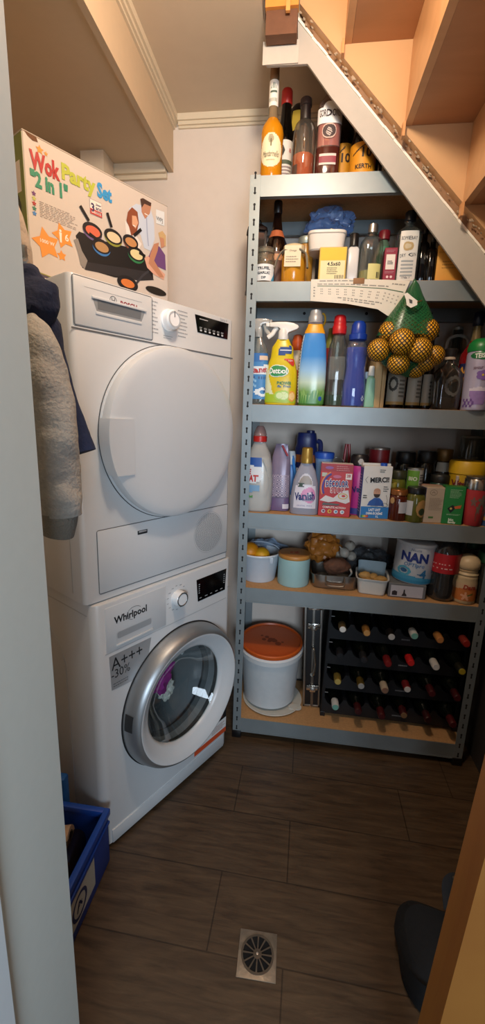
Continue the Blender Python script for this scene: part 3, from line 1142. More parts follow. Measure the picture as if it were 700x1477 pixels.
art(BX, 'blonde_woman_print', poly(bp((216, 368), (222, 352), (229, 350), (227, 362), (222, 376), (236, 400), (230, 400), (214, 380)), -.0018), c_('bb8466'))
q = Bp(230, 317)
art(BX, 'mark_panel', poly(bp((225, 302), (237, 306), (237, 326), (225, 322)), -.001), c_('d9dfe2'))
tflat(BX, 'WPJ', .017, q[0], q[1], -.0016, c_('2a2c34'), sx=.9)
obj('tape', rbox(WB_-.03, WB_-.012, .02, .05, HB+.0026, HB+.010, .001), m('b99a2e', .6), BX)

# ------------------------------------------------------------------ clothes hanging at the door
navy = m('141d38', .95, bump=.5, var=.25, sc=120)
navy2 = m('1a2748', .95, bump=.4, var=.2, sc=140)
greyf = m('a39f98', .95, bump=.6, var=.18, sc=160)


def cloth_tube(path, rs, n=20, seed=0, amp=.12, k=6):
    P = spline(path, k)
    m_ = len(P)
    out = []
    for i in range(m_):
        t = i/(m_-1)*(len(rs)-1)
        j = min(int(t), len(rs)-2)
        a, b = rs[j], rs[j+1]
        out.append((a[0]+(b[0]-a[0])*(t-j), a[1]+(b[1]-a[1])*(t-j)))
    g = tube(P, out, n)
    v = []
    for p in g.v:
        q = Vector(p)
        d = noise.noise(Vector((q.x*14+seed, q.y*14, q.z*14)))*amp*.035+noise.noise(Vector((q.x*30+seed, q.y*30, q.z*55)))*amp*.012
        v.append((q.x+d*.8, q.y-d*.5, q.z+d*.3))
    g.v = v
    return g


HD = thing('hooded_sweatshirt', 'navy hooded sweatshirt with grey sleeve hanging between door jamb and dryer', 'sweatshirt', (-.47, .72, 1.35))


def HL(x, y, Y=.72):
    q = at(x, y, Y=Y)
    return (q.x+.47, q.y-.72, q.z-1.35)


obj('body', cloth_tube([HL(22, 418, .74), HL(25, 470, .74), HL(38, 560, .73), HL(50, 640, .72), HL(56, 700, .72)], [(.045, .05), (.075, .06), (.075, .055), (.07, .05), (.06, .04)], 24, 1, .25), navy, HD)
obj('hood', cloth_tube([HL(24, 388, .74), HL(30, 400, .74), HL(36, 430, .735), HL(31, 458, .73), HL(24, 485, .73)], [(.010, .02), (.036, .045), (.044, .055), (.040, .05), (.028, .036)], 30, 5, 1.0), navy, HD)
SL = obj('sleeve', cloth_tube([HL(38, 470, .70), HL(50, 500, .69), HL(62, 560, .68), HL(76, 640, .68), HL(85, 700, .68), HL(88, 742, .68)], [(.016, .03), (.036, .04), (.045, .045), (.042, .042), (.040, .04), (.033, .035)], 28, 9, .4, 9), greyf, HD)
obj('cuff', cloth_tube([HL(85, 738, .68), HL(86, 752, .68), HL(83, 770, .68)], [(.034, .034), (.030, .03), (.028, .028)], 24, 3, .1), m('858178', .95, bump=.8, sc=260), SL)
JK = thing('jacket', 'dark navy garment with stitched hem hanging behind the grey sleeve', 'jacket', (-.5, .80, 1.35))


def JL(x, y, Y=.80):
    q = at(x, y, Y=Y)
    return (q.x+.5, q.y-.80, q.z-1.35)


obj('sleeve', cloth_tube([JL(48, 440, .82), JL(66, 500, .82), JL(82, 560, .82), JL(98, 615, .82), JL(112, 655, .82)], [(.02, .03), (.03, .03), (.032, .03), (.036, .032), (.040, .034)], 24, 4, .2), navy2, JK)
obj('body', cloth_tube([JL(30, 440, .84), JL(45, 520, .84), JL(60, 600, .84), JL(66, 660, .84)], [(.03, .02), (.05, .025), (.055, .025), (.055, .025)], 20, 6, .2), navy2, JK)
T = thing('grey_garment', 'pale grey garment hanging beside the wok carton, above the navy hood', 'garment', (-.56, .78, 1.7))


def KL(x, y, Y=.78):
    q = at(x, y, Y=Y)
    return (q.x+.56, q.y-.78, q.z-1.7)


obj('cloth', cloth_tube([KL(12, 280), KL(18, 320), KL(22, 360), KL(24, 400)], [(.008, .02), (.018, .03), (.024, .03), (.028, .03)], 18, 8, .3), m('b3a392', .95, bump=.5, sc=150), T)
HK = thing('coat_hook', 'small metal coat hook behind the pale door jamb, carrying the clothes', 'hook', (-.50, .452, 1.64))
obj('plate', rbox(-.012, .012, 0, .004, -.03, .03, .002), m('8c8f92', .35, .9), HK)
obj('hook', tube(spline([(0, .004, .01), (0, .05, .0), (0, .1, -.01), (0, .29, -.02), (0, .31, .01)], 5), .005, 8), m('8c8f92', .35, .9), HK)

# ------------------------------------------------------------------ blue crate on the floor with its contents
bl = m('173f97', .45, var=.08)
CX0, CX1, CY0, CY1, CH = -.80, -.504, .56, .995, .195
CR = thing('plastic_crate', 'blue plastic crate on the floor in front of the washing machine', 'crate', (CX1, CY1, 0))
w, d = CX1-CX0, CY1-CY0
t = .006
g = G()
rim = .016


def shell(off, z0, z1, dr0=0.0):
    return box(-w+off, -off, -d+off, -off, z0, z1)


obj('base', rbox(-w+.012, -.012, -d+.012, -.012, 0.002, .01, .002), bl, CR)
for nme, q in (('wall_panel', (-.012, -.006, -d+.006, -.006)), ('wall_panel', (-w+.006, -w+.012, -d+.006, -.006)), ('wall_panel', (-w+.012, -.012, -.012, -.006)), ('wall_panel', (-w+.012, -.012, -d+.006, -d+.012))):
    obj(nme, rbox(q[0], q[1], q[2], q[3], .004, CH-.01, .0015), bl, CR)
g = G()
g.add(rbox(-.018, 0, -d, 0, CH-.022, CH, .003)).add(rbox(-w, -w+.018, -d, 0, CH-.022, CH, .003))
g.add(rbox(-w+.016, -.016, -.018, 0, CH-.022, CH, .003)).add(rbox(-w+.016, -.016, -d, -d+.018, CH-.022, CH, .003))
obj('rim', g, m('1c49a8', .4), CR)
obj('rim', rbox(-.0105, -.001, -d+.004, -.004, CH-.05, CH-.042, .002), bl, CR)
LB = obj('label', box(-.0061, -.0055, -.275, -.10, .035, .130), m('bdbbb0', .6), CR, smooth=False)
Mx = RZ(PI/2)
lc = -.185
g = outline(circ(lc, .08, .034, n=32), .009, .0055).add(line2([(lc-.014, .066), (lc-.002, .094), (lc+.012, .07)], .006, .0055)).add(line2([(lc-.012, .076), (lc+.012, .084)], .004, .0055)).xf(Mx)
obj('emblem', G().add(g, T3(.0006, 0, 0)), m('25305c', .6), LB, smooth=False)
# things in the crate
B1 = thing('bottle', 'dark bottle with black neck lying slanted in the blue crate', 'bottle', (-.582, .875, .13), 0, None, (1.25, .1, .2))
obj('body', lathe([(.03, -.09), (.034, -.08), (.034, .05), (.012, .08), (.012, .1)], 24), m('15100f', .2), B1)
obj('cap', lathe([(.015, .1), (.015, .13), (.012, .135)], 18), m('b39a6a', .4, .5), B1)
B2 = thing('cardboard_roll', 'beige cardboard roll lying at the far end of the blue crate', 'roll', (-.68, .92, .13), 0, None, (0, PI/2-.1, .2))
obj('roll', lathe([(.03, -.08), (.03, .08), (.018, .08), (.018, -.08)], 24), m('b79a80', .8), B2)
B3 = thing('wooden_block', 'brown wooden block lying on the bottom of the blue crate', 'block', (-.62, .78, .012), .3)
obj('block', rbox(-.07, .06, -.09, .1, 0, .03, .006), grain('5f3f2a', '7a5136', .6), B3)
obj('groove', box(-.071, .061, -.002, .002, .02, .0305), m('3a261a', .7), B3, smooth=False)
B4 = thing('dustpan', 'blue plastic dustpan standing behind the crate against the washing machine', 'dustpan', (-.70, 1.0, 0), 0)
q = at(98, 1122, Y=1.03)
obj('tray', rbox(-.10, .045, .0, .03, .0, q.z+.02, .006), m('1f5aa0', .4), B4)
obj('grip', tube([(.0, .015, q.z+.015), (.0, .015, q.z+.045)], .012, 10), m('1f5aa0', .4), B4)

# ------------------------------------------------------------------ dark bag on the floor at the wooden jamb
BG = thing('bag', 'black cloth bag with carrying strap slumped on the floor by the wooden jamb', 'bag', (.430, .865, 0))
BG.scale = (.86, .86, .42)
bk = m('08090c', .9, bump=.4, var=.3, sc=60)
g = loft([(0.0, .095, .10, 3.5), (.015, .108, .115, 3.5), (.10, .112, .118, 3.2), (.18, .108, .11, 3), (.215, .095, .09, 2.6), (.225, .06, .05, 2.2)], 40)
g.v = [(x+.012*noise.noise(Vector((x*9, y*9, z*9))), y+.016*noise.noise(Vector((x*8+5, y*8, z*10))), max(0, z+.012*noise.noise(Vector((x*10, y*10+3, z*5))) if z > .01 else z)) for x, y, z in g.v]
obj('body', g, bk, BG)
obj('strap', tube(spline([(.06, .1, .19), (.07, .16, .25), (.10, .175, .28), (.11, .15, .24), (.11, .09, .18)], 6), [(.018, .004)]*25, 8), m('141a22', .8), BG)
obj('buckle', rbox(.085, .117, .166, .174, .255, .295, .002), m('6b675c', .4, .7), BG)
obj('flap', patch([(0, .112, .118, 3.2), (.225, .112, .112, 3)], -1.2, 1.2, .10, .215, .006, 16, 6), m('08090c', .9, bump=.3, sc=70), BG)
# ------------------------------------------------------------------ things on the shelves
Z1, Z2, Z3, Z4, Z5, Z6 = SZ
RNDW = [(0, .92), (.015, 1), (.6, 1), (.66, .95), (.72, .72), (.78, .45), (.84, .37), (1, .36)]


def bottle(name, label, cat, px, Y, Zs, pts, mat, cap=None, liq=None, d=1.0, e=2, rz=0, group=None, n=32, capn='cap', lean=0, bodyname='body'):
    X, W, H = place(*px, Y, Zs)
    T = thing(name, label, cat, (X, Y, Zs), rz, group)
    if lean:
        T.rotation_euler = (0, lean, rz)
    secs = S(W, H, pts, d, e)
    T['_'] = 0
    del T['_']
    obj(bodyname, loft(secs, n), mat, T, ang=50)
    if liq:
        z0, z1, lm = liq
        zs = [z0*H]+[s[0] for s in secs if z0*H < s[0] < z1*H]+[z1*H]
        ls = []
        for z in zs:
            q = sat(secs, z)
            ls.append((z, q[1]*.93, q[2]*.93, e))
        obj('contents', loft(ls, n), lm, T, ang=50)
    if cap:
        for i, (cp, cm, ce) in enumerate(cap):
            obj(capn if i == 0 else 'collar', loft(S(W, H, cp, d if ce is None else 1, e if ce is None else ce), 24), cm, T, ang=45)
    return T, secs, W, H


def lab(T, secs, H, z0, z1, mt, a=1.0, off=.0007, name='label', shape=None, a0=None, na=18, nz=8):
    return obj(name, patch(secs, -a if a0 is None else a0, a, z0*H, z1*H, off, na, nz, shape), mt, T, smooth=True)


def carton(name, label, cat, px, Y, Zs, depth, mat, rz=0, side=None, top=None, group=None, r=.0012):
    """px is the front face; Y its front plane"""
    X, W, H = place(*px, Y, Zs)
    T = thing(name, label, cat, (X, Y, Zs), rz, group)
    obj('box', rbox(-W/2, W/2, 0, depth, 0, H, r, 1), mat, T, smooth=False)
    if side:
        obj('side_print', box(-W/2-.0005, -W/2, .002, depth-.002, .002, H-.002).add(box(W/2, W/2+.0005, .002, depth-.002, .002, H-.002)), side, T, smooth=False)
    if top:
        obj('lid', box(-W/2+.0015, W/2-.0015, .0015, depth-.0015, H, H+.0008), top, T, smooth=False)
    return T, W, H


def fp(T, name, x0, x1, z0, z1, mt, y=-.0008):
    return art(T, name, poly([(x0, z0), (x1, z0), (x1, z1), (x0, z1)], y), mt)


glass = clear('e8ece8', .02, .03, .55)
gglass = clear('c8d2c4', .03, .03, .5)

# ======== top shelf
Y = 1.625
T, s, W, H = bottle('liqueur_bottle', 'slim bottle of yellow mandarin liqueur with round cream label on the top shelf', 'bottle', (375, 407, 98, 248), Y, Z1,
    [(0, .93), (.01, 1), (.2, .97), (.34, .99), (.42, 1.02), (.475, .93), (.515, .73), (.545, .52), (.57, .42), (.66, .38), (1, .37)], m('c9830f', .12, var=.05), [([(.885, .39), (.90, .41), (.995, .40), (1, .36)], m('7d5c3c', .7), 2)], n=36)
obj('neck', loft(S(W, H, [(.552, .50), (.575, .435), (.66, .40), (.885, .395)]), 24), clear('b9ad8c', .35), T)
lab(T, s, H, .09, .385, m('efe3bd', .6), 1.12, shape=lambda u, v: u*u+v*v < 1.0, na=28, nz=28)
lab(T, s, H, .655, .875, m('f0ebe0', .6), 1.3, .002, 'neck_label')
twrap(T, 'Mandarinello', .013, s, .205*H, m('3a2d1a', .6), shear=.3, off=.0022, fit=(W*.72, .017))
g = patch(s, -.35, .35, .27*H, .38*H, .0014, 14, 14, lambda u, v: (u*u+(v-.25)**2 < .5 and int((u+2)*9+(v+2)*7) % 2 == 0) or (abs(u) < .12 and v < .1))
obj('tree_print', g, m('5a4a28', .7), T)
twrap(T, 'MANDARINO', .005, s, .15*H, m('5a4a28', .6), sx=.9, off=.0022)
obj('emblem', patch(s, -.6, .6, .80*H, .85*H, .0028, 14, 10, lambda u, v: abs(u) < .75-.5*v and int((u+1)*6) % 2 == 0), m('4a6656', .7), T)
obj('fine_print', patch(s, -.7, .7, .765*H, .782*H, .0028, 10, 1), m('5a6a5c', .7), T)
g = patch(s, -.9, .9, .69*H, .72*H, .0028, 12, 2, lambda u, v: int((u+1)*6) % 2 == 0)
obj('fine_print', g, m('8a8a78', .6), T)

T, s, W, H = bottle('wine_bottle', 'dark wine bottle with red cap and white label beside the mandarin liqueur', 'bottle', (398, 421, 131, 247), 1.715, Z1,
    [(0, .92), (.015, 1), (.52, 1), (.6, .95), (.68, .78), (.76, .66), (.84, .6), (1, .58)], DARKGL, [([(.86, .62), (.87, .7), (.985, .68), (1, .6)], m('b3261c', .4), 2)])
lab(T, s, H, .03, .5, m('e9e2d6', .6), 1.5)
g = patch(s, -.9, .1, .34*H, .46*H, .0014, 16, 10, lambda u, v: u*u+v*v < .9)
obj('grapes_print', g, m('3a3a34', .7), T)
lab(T, s, H, .27, .31, m('55604a', .6), 1.4, .0014, 'label_band')
obj('fine_print', patch(s, -.6, 1.0, .17*H, .25*H, .0014, 14, 5, lambda u, v: int((v+1)*2.6) % 2 == 0), m('9a8a86', .6), T)
g = patch(s, -.5, .8, .04*H, .13*H, .0014, 14, 2, lambda u, v: int((u+1)*14) % 2 == 0)
obj('barcode', g, INK, T)
twrap(T, '8', .018, s, .40*H, m('b8382e', .6), a0=.75, off=.002)

T, s, W, H = bottle('whisky_bottle', 'round-shouldered clear bottle with amber liquor and dark stopper on the top shelf', 'bottle', (420, 453, 143, 248), Y+.005, Z1,
    [(0, .93), (.02, 1), (.54, 1), (.62, .95), (.685, .80), (.725, .58), (.745, .44), (.80, .40)], clear('d2cbc0', .06, .04, .5), [([(.735, .44), (.75, .47), (.90, .44), (.91, .52), (.985, .50), (1, .40)], m('1a1010', .4), 2)], liq=(.02, .30, m('e86a20', .12, var=.15)))
lab(T, s, H, .03, .16, m('4a3a32', .6), -.5, a0=-1.0)
T, s, W, H = bottle('brandy_bottle', 'black bottle with yellow neck band behind the whisky bottle', 'bottle', (410, 446, 155, 247), 1.80, Z1,
    [(0, .95), (.02, 1), (.7, 1), (.86, .96), (.95, .78), (1, .5)], m('141012', .15))
lab(T, s, H, .70, .90, m('c2a53c', .5), .1, .001, 'neck_band', a0=-.55)

T, s, W, H = bottle('gin_bottle', 'pink gin bottle with arched white label and round crest on the top shelf', 'bottle', (453.5, 488.5, 138, 248), Y+.005, Z1,
    [(0, .95), (.015, 1), (.80, 1), (.88, .92), (.95, .6), (1, .42)], clear('e2cfca', .06, .05, .45), liq=(.37, .72, m('c98880', .3, var=.3, sc=25)), d=.72, e=3, n=40)
obj('base_glass', loft([(q[0], q[1]*1.004, q[2]*1.004, 3) for q in s if q[0] < .02]+[(.355*H, W/2*1.004, W/2*.72*1.004, 3), (.372*H, W/2*.96, W/2*.69, 3)], 40), m('4a2019', .12), T)
wl = m('efe9e4', .5)
lab(T, s, H, .62, .80, wl, 1.25, .0012)
lab(T, s, H, .79, .87, wl, .42, .0014, shape=lambda u, v: u*u+((v+1)/2)**2 < 1, na=20, nz=12)
twrap(T, "GORDON'S", .0245, s, .735*H, m('33191a', .6), bold=.02, off=.0024, a0=-.04, fit=(W*.74, H*.085))
ring = patch(s, -.42, .42, .40*H+.012, .62*H-.001, .0016, 26, 26, lambda u, v: u*u+v*v < 1)
obj('crest', ring, m('d9b4a4', .5), T)
obj('crest', patch(s, -.36, .36, .405*H+.014, .615*H-.003, .0022, 24, 24, lambda u, v: u*u+v*v < 1), m('3c2a2a', .5), T)
obj('crest_print', patch(s, -.22, .22, .45*H+.004, .58*H-.002, .0028, 14, 14, lambda u, v: (abs(u) < .6-.5*abs(v)) and int((u+v+4)*6) % 3 > 0), m('c9b8ae', .5), T)
LB = lab(T, s, H, .14, .27, m('dcc9c0', .5), .55, .0024)
obj('label_band', patch(s, -.55, .55, .165*H, .24*H, .003, 10, 3), m('8e3a46', .5), T)

for xl, xr, yt, Yb, lb in ((503, 541, 168, Y+.01, 'dark beer bottle with orange label nearest the sloping plaster on the top shelf'), (477, 510, 152, Y+.085, 'dark beer bottle with orange label standing half behind the pink gin')):
    T, s, W, H = bottle('beer_bottle', lb, 'bottle', (xl, xr, yt, 247), Yb, Z1, [(0, .94), (.02, 1), (.55, 1), (.68, .9), (.8, .55), (.9, .4), (1, .38)], m('120a06', .15), [([(.94, .4), (.95, .44), (.99, .42), (1, .3)], m('3a2a1a', .4, .5), 2)], group='orange label beers')
    lab(T, s, H, .03, .50, m('d48c1c', .5), 1.45)
    twrap(T, 'KERTH', .017, s, .12*H, m('33200e', .6), off=.002, bold=.03)
    twrap(T, '10', .036, s, .33*H, m('33200e', .6), off=.002, bold=.03, a0=.12)
    obj('swoosh_print', patch(s, -.9, .1, .30*H, .46*H, .0016, 20, 12, lambda u, v: abs(v-u*.9-.1) < .14), m('33200e', .6), T)
T, s, W, H = bottle('schnapps_bottle', 'slim dark bottle wedged last under the sloping plaster on the top shelf', 'bottle', (536, 562, 200, 247), Y+.03, Z1, [(0, .95), (.03, 1), (.7, 1), (1, .8)], m('16110f', .1), [([(1, .4), (1.35, .38)], m('1c1614', .3), 2)])
obj('label', patch(s, .0, .25, .1*H, .9*H, .001, 5, 4), m('b9b3a6', .5), T)

# ======== second shelf
Y = 1.62
X, W, H = place(364, 381, 315, 402, 1.66, Z2)
T = thing('lantern', 'dark brown wooden lantern box in the corner of the second shelf', 'lantern', (X-.012, 1.70, Z2), .2)
for sx in (-1, 1):
    for sy in (0, 1):
        obj('corner_post', rbox(sx*.03-.004, sx*.03+.004, sy*.05, sy*.05+.008, .01, H-.02, .001), m('2a1812', .5), T)
obj('base', rbox(-.036, .036, -.004, .062, 0, .012, .002), m('2a1812', .5), T)
obj('roof', loft([(H-.02, .038, .036, 6, 0, .029), (H-.01, .036, .034, 6, 0, .029), (H+.005, .018, .016, 6, 0, .029)], 24), m('2a1812', .5), T)
obj('pane', box(-.027, .027, .006, .05, .014, H-.022), clear('3a2a22', .5), T, smooth=False)
obj('handle', tube(spline([(-.012, .029, H), (-.012, .029, H+.02), (.012, .029, H+.02), (.012, .029, H)], 5), .002, 8), m('1a1412', .4, .8), T)

JAR = [(0, .94), (.03, 1), (.62, 1), (.72, .94), (.78, .84), (.84, .84), (.86, .92), (1, .92)]
T, s, W, H = bottle('glass_jar', 'small open-looking glass jar with blue and white label on the second shelf', 'jar', (367, 396, 360, 402), Y-.005, Z2, JAR, clear('d8d4c6', .1), liq=(.03, .6, m('7c6a50', .6)))
lab(T, s, H, .03, .50, m('dfe2e2', .6), 1.2)
obj('label_print', patch(s, -1.2, -.7, .03*H, .3*H, .0012, 6, 6, lambda u, v: u+v < .4), m('3f8fb5', .6), T)
obj('label_print', patch(s, .7, 1.2, .03*H, .3*H, .0012, 6, 6, lambda u, v: v < u), m('3f8fb5', .6), T)
twrap(T, 'TRUFEL', .012, s, .38*H, INK, off=.002, bold=.03, fit=(W*.6, .009))
twrap(T, 'GARLIC', .011, s, .25*H, INK, off=.002, bold=.03, fit=(W*.6, .008))
twrap(T, 'DIP', .010, s, .11*H, INK, off=.002, bold=.03)
obj('lid_rim', lathe([(W*.43, H*.86), (W*.45, H*.9), (W*.45, H*.94), (W*.43, H*.96)], 30, False, False), clear('d8d4c6', .3), T)

T, s, W, H = bottle('amaro_bottle', 'dark brown liqueur bottle with orange neck label behind the jars', 'bottle', (381, 413, 291, 402), 1.675, Z2,
    [(0, .95), (.02, 1), (.42, 1), (.52, .93), (.60, .66), (.66, .5), (.8, .36), (.9, .32), (1, .34)], m('170a06', .1), [([(.86, .34), (.87, .38), (.985, .38), (1, .3)], m('100806', .4), 2)])
lab(T, s, H, .05, .40, m('5a3422', .5), 1.2)
lab(T, s, H, .58, .66, m('b0603a', .5), 1.3, .001, 'neck_label')
obj('label_print', patch(s, -1, 1, .30*H, .37*H, .0014, 12, 2), m('c0875a', .5), T)

T, s, W, H = bottle('honey_jar', 'jar of orange preserve with cloth tie and paper tag on the second shelf', 'jar', (405, 440, 358, 402), Y, Z2, [(0, .94), (.03, 1), (.70, 1), (.82, .9), (.88, .8), (1, .8)], m('c98a24', .15, var=.1), [([(.88, .82), (.89, .9), (1.02, .88), (1.04, .7)], m('c9b48a', .8), 2)])
fp(T, 'paper_tag', -W*.36, W*.30, H*.38, H*.94, m('e2d3b4', .7), -W/2-.004)
tflat(T, 'Orange', .008, -W*.03, H*.80, -W/2-.0048, m('5a4a3a', .6), shear=.2)
art(T, 'fine_print', fine(-W*.3, W*.2, H*.48, H*.68, 3, -W/2-.0048, .3, 5), m('8a7a68', .6))
g = tube(spline([(-W*.2, -W*.42, H*.83), (-W*.45, -W*.48, H*.80), (-W*.62, -W*.5, H*.62), (-W*.75, -W*.48, H*.36)], 6), [(.010, .003)]*19, 8)
obj('cloth_tie', g, m('8c8676', .9, bump=.5, sc=150), T)
obj('cloth_tie', tube(spline([(W*.25, -W*.46, H*.84), (W*.5, -W*.5, H*.7), (W*.58, -W*.46, H*.35)], 6), [(.014, .004)]*13, 8), m('97917f', .9, bump=.5, sc=150), T)
obj('cloth_tie', tube([(W*.47*math.sin(i*PI/10), -W*.47*math.cos(i*PI/10), H*.84) for i in range(20)], .004, 8), m('8c8676', .9), T)

T, s, W, H = bottle('preserving_jar', 'taller jar with pale metal lid behind the tagged jar', 'jar', (428, 450, 344, 402), 1.69, Z2, [(0, .95), (.03, 1), (.78, 1), (.84, .92), (1, .9)], m('a8762a', .2, var=.15), [([(.86, .98), (.87, 1.04), (.97, 1.04), (1, .98)], m('a3aca4', .4, .6), 2)], capn='lid')

T, W, H = carton('light_bulb_box', 'small yellow cardboard box with printed specification label on the second shelf', 'box', (459, 498, 356, 402), 1.585, Z2, .11, m('cfae52', .6), 0, m('a88a3c', .6))
fp(T, 'front_print', -W/2+.003, W/2-.003, .003, H-.003, m('d9c060', .6))
fp(T, 'front_print', -W/2+.003, W/2-.003, H*.62, H-.004, m('d9bb30', .6), -.0011)
fp(T, 'spec_label', -W/2+.005, W/2-.004, .006, H*.60, m('e6d8a4', .6), -.0012)
tflat(T, '4.5x60', .016, .004, H*.50, -.0018, INK, bold=.02)
art(T, 'fine_print', fine(-W*.2, W*.2, H*.2, H*.42, 4, -.0018, .35, 7), m('5a5040', .6))
g = G()
for i in range(11):
    g.add(poly([(W*.1+i*.0028, .008), (W*.1+i*.0028+.0009+.0008*(i % 3 == 0), .008), (W*.1+i*.0028+.0009+.0008*(i % 3 == 0), .019), (W*.1+i*.0028, .019)], -.0018))
art(T, 'barcode', g, INK)
YBOX = Z2+H+.0005
ybx = T.location.x

X, W, H = place(443, 500, 330, 356, 1.60, YBOX)
T = thing('white_tub', 'white plastic tub turned over on top of the yellow box', 'tub', (X, 1.655, YBOX))
obj('tub', loft([(0, W*.42, .042, 5), (.004, W*.45, .046, 5), (H*.8, W*.485, .052, 5), (H*.84, W*.5, .056, 5), (H*.97, W*.5, .056, 5), (H, W*.48, .052, 5)], 48), m('d9d2c8', .4), T)
TUBT = YBOX+H
kx = at(479, 327, Y=1.66).x
o = obj('bottle_stopper', lathe([(.011, 0), (.011, .008), (.009, .01), (.009, .02), (.004, .022)], 20), m('a89474', .3, .8), loc=(kx, 1.66, TUBT+.0003))
tag(o, 'small metal stopper standing on the white tub', 'stopper')
q = at(477, 318, Y=1.78)
o = obj('blue_bag', blob(.060, 1.35, .6, .85, .4, 2.8, 4, 4), clear('d4e4fa', .45, .10, 1.0, bump=1.0, sc=45, dh='86b0f0'), loc=(q.x, 1.77, q.z-.016))
tag(o, 'crumpled translucent blue plastic bag behind the white tub', 'plastic bag')
BASE = at(477, 318, Y=1.78).z-.075
o = obj('spice_tin', lathe([(.045, 0), (.045, BASE-Z2-.004), (.04, BASE-Z2)], 28), m('3a3230', .5), loc=(q.x, 1.78, Z2))
tag(o, 'dark round tin under the blue bag at the back of the second shelf', 'tin')

T, s, W, H = bottle('perfume_bottle', 'small silvery bottle with black cap beside the yellow box', 'bottle', (499, 515, 338, 402), Y-.01, Z2, [(0, .95), (.01, 1), (.68, 1), (.72, .8), (.74, .6)], m('d5d3d0', .25), [([(.74, .7), (.75, .8), (.98, .8), (1, .7)], BLACKP, 2)], e=5, d=.7)
T, s, W, H = bottle('gin_bottle', 'squat clear bottle with silver cap and pale yellow label on the second shelf', 'bottle', (515, 549, 324, 402), Y, Z2,
    [(0, .94), (.02, 1), (.62, 1), (.70, .93), (.76, .7), (.79, .4), (.84, .36)], glass, [([(.84, .38), (.85, .44), (.985, .42), (1, .34)], m('a8a8a6', .3, .9), 2)], liq=(.02, .2, m('a8a06a', .15)), d=.8, e=2.6)
lab(T, s, H, .04, .30, m('d3cb84', .5), .85, a0=-.15)
obj('label_print', patch(s, .4, .8, .06*H, .16*H, .0014, 10, 2, lambda u, v: int((u+1)*7) % 2 == 0), INK, T)
T, s, W, H = bottle('vinegar_bottle', 'green-labelled bottle with dark red cap behind the silver-capped bottle', 'bottle', (540, 558, 334, 402), 1.70, Z2, [(0, .95), (.02, 1), (.75, 1), (.82, .7), (.86, .6)], clear('7a9a80', .5), [([(.84, .8), (.85, .9), (.98, .9), (1, .8)], m('6e1620', .4), 2)])
lab(T, s, H, .25, .72, m('3f7a58', .5), 1.4)
T, W, H = carton('medicine_box', 'narrow crimson box with white panel standing beside the dry gin', 'box', (552, 570, 357, 402), 1.592, Z2, .04, m('8e1f38', .5), 0, m('6c142a', .5))
fp(T, 'label', -W*.36, W*.36, H*.36, H*.80, m('e6ddd2', .5))
art(T, 'fine_print', fine(-W*.24, W*.24, H*.50, H*.62, 3, -.0014, .55, 4), m('3a3434', .6))
art(T, 'fine_print', fine(-W*.38, W*.38, H*.86, H*.94, 2, -.0008, .4, 6).add(fine(-W*.38, W*.38, H*.24, H*.32, 2, -.0008, .4, 7)), m('b4808a', .6))
art(T, 'dots_print', poly(circ(-W*.15, H*.14, .004, n=14), -.0008).add(poly(circ(W*.15, H*.14, .004, n=14), -.0008)), m('e6c8c8', .5))
T, s, W, H = bottle('gin_bottle', 'tall clear dry gin bottle with long white label and black cap on the second shelf', 'bottle', (566, 601, 306, 402), Y+.01, Z2,
    [(0, .95), (.012, 1), (.66, 1), (.72, .96), (.76, .7), (.80, .38), (.9, .34), (.92, .34)], clear('cfd8d6', .04, .03, .5), [([(.86, .4), (.87, .46), (.985, .46), (1, .38)], m('14161c', .35), 2)], d=.8, e=3.2, n=40)
LB = lab(T, s, H, .02, .70, m('d8d5ce', .5), .56, .0009, a0=-.72, nz=10)
twrap(T, 'BOMBAY', .0145, s, .60*H, m('2a3440', .6), a0=-.08, off=.002, fit=(W*.46, .0105))
twrap(T, 'DRY GIN', .0135, s, .37*H, m('2a3440', .6), a0=-.08, off=.002, rot=.12, fit=(W*.48, .0105))
obj('emblem', patch(s, -.32, .16, .43*H, .55*H, .0016, 20, 20, lambda u, v: u*u+v*v < 1), m('b39a6a', .5), T)
obj('emblem', patch(s, -.20, .04, .455*H, .525*H, .0022, 16, 16, lambda u, v: u*u+v*v < 1), m('c4b79a', .5), T)
obj('fine_print', patch(s, -.5, .34, .08*H, .30*H, .0016, 16, 9, lambda u, v: int((v+1)*4.5) % 2 == 0 and abs(u) < .8), m('9aa0a2', .6), T)
twrap(T, '1761', .008, s, .06*H, m('4a5460', .6), a0=-.08, off=.002)
for i, (xl, xr, yt, Yb, lb) in enumerate(((597, 616, 338, Y+.03, 'dark fluted glass bottle beside the dry gin'), (610, 629, 350, Y-.0, 'dark fluted glass bottle beside the yellow envelope'))):
    X, W, H = place(xl, xr, yt, 402, Yb, Z2)
    T = thing('decanter', lb, 'bottle', (X, Yb, Z2), 0, 'dark fluted bottles')
    g = loft([(0, W*.46, W*.46), (.004, W*.5, W*.5), (H*.7, W*.5, W*.5), (H*.8, W*.4, W*.4), (H*.86, W*.2, W*.2), (H, W*.18, W*.18)], 36)
    g.v = [(x*(1+.05*math.cos(9*math.atan2(y, x))), y*(1+.05*math.cos(9*math.atan2(y, x))), z) for x, y, z in g.v]
    obj('body', g, m('0e0b0a', .05), T, ang=70)
    obj('stopper', lathe([(W*.19, H), (W*.22, H+.004), (W*.2, H+.012)], 20), BLACKP, T)
X, W, H = place(628, 668, 352, 402, 1.595, Z2)
T = thing('envelope', 'yellow-orange padded envelope leaning at the end of the second shelf', 'envelope', (X, 1.60, Z2))
obj('body', rbox(-W/2, W/2, 0, .012, 0, H, .003), m('d99a3e', .6), T)
art(T, 'flap_fold', line2([(-W/2+.003, H*.8), (W/2-.003, H*.8)], .0015, -.0006), m('b57c2c', .7))
art(T, 'fine_print', fine(-W*.3, W*.3, H*.35, H*.6, 3, -.0006, .3, 9), m('a8752e', .6))

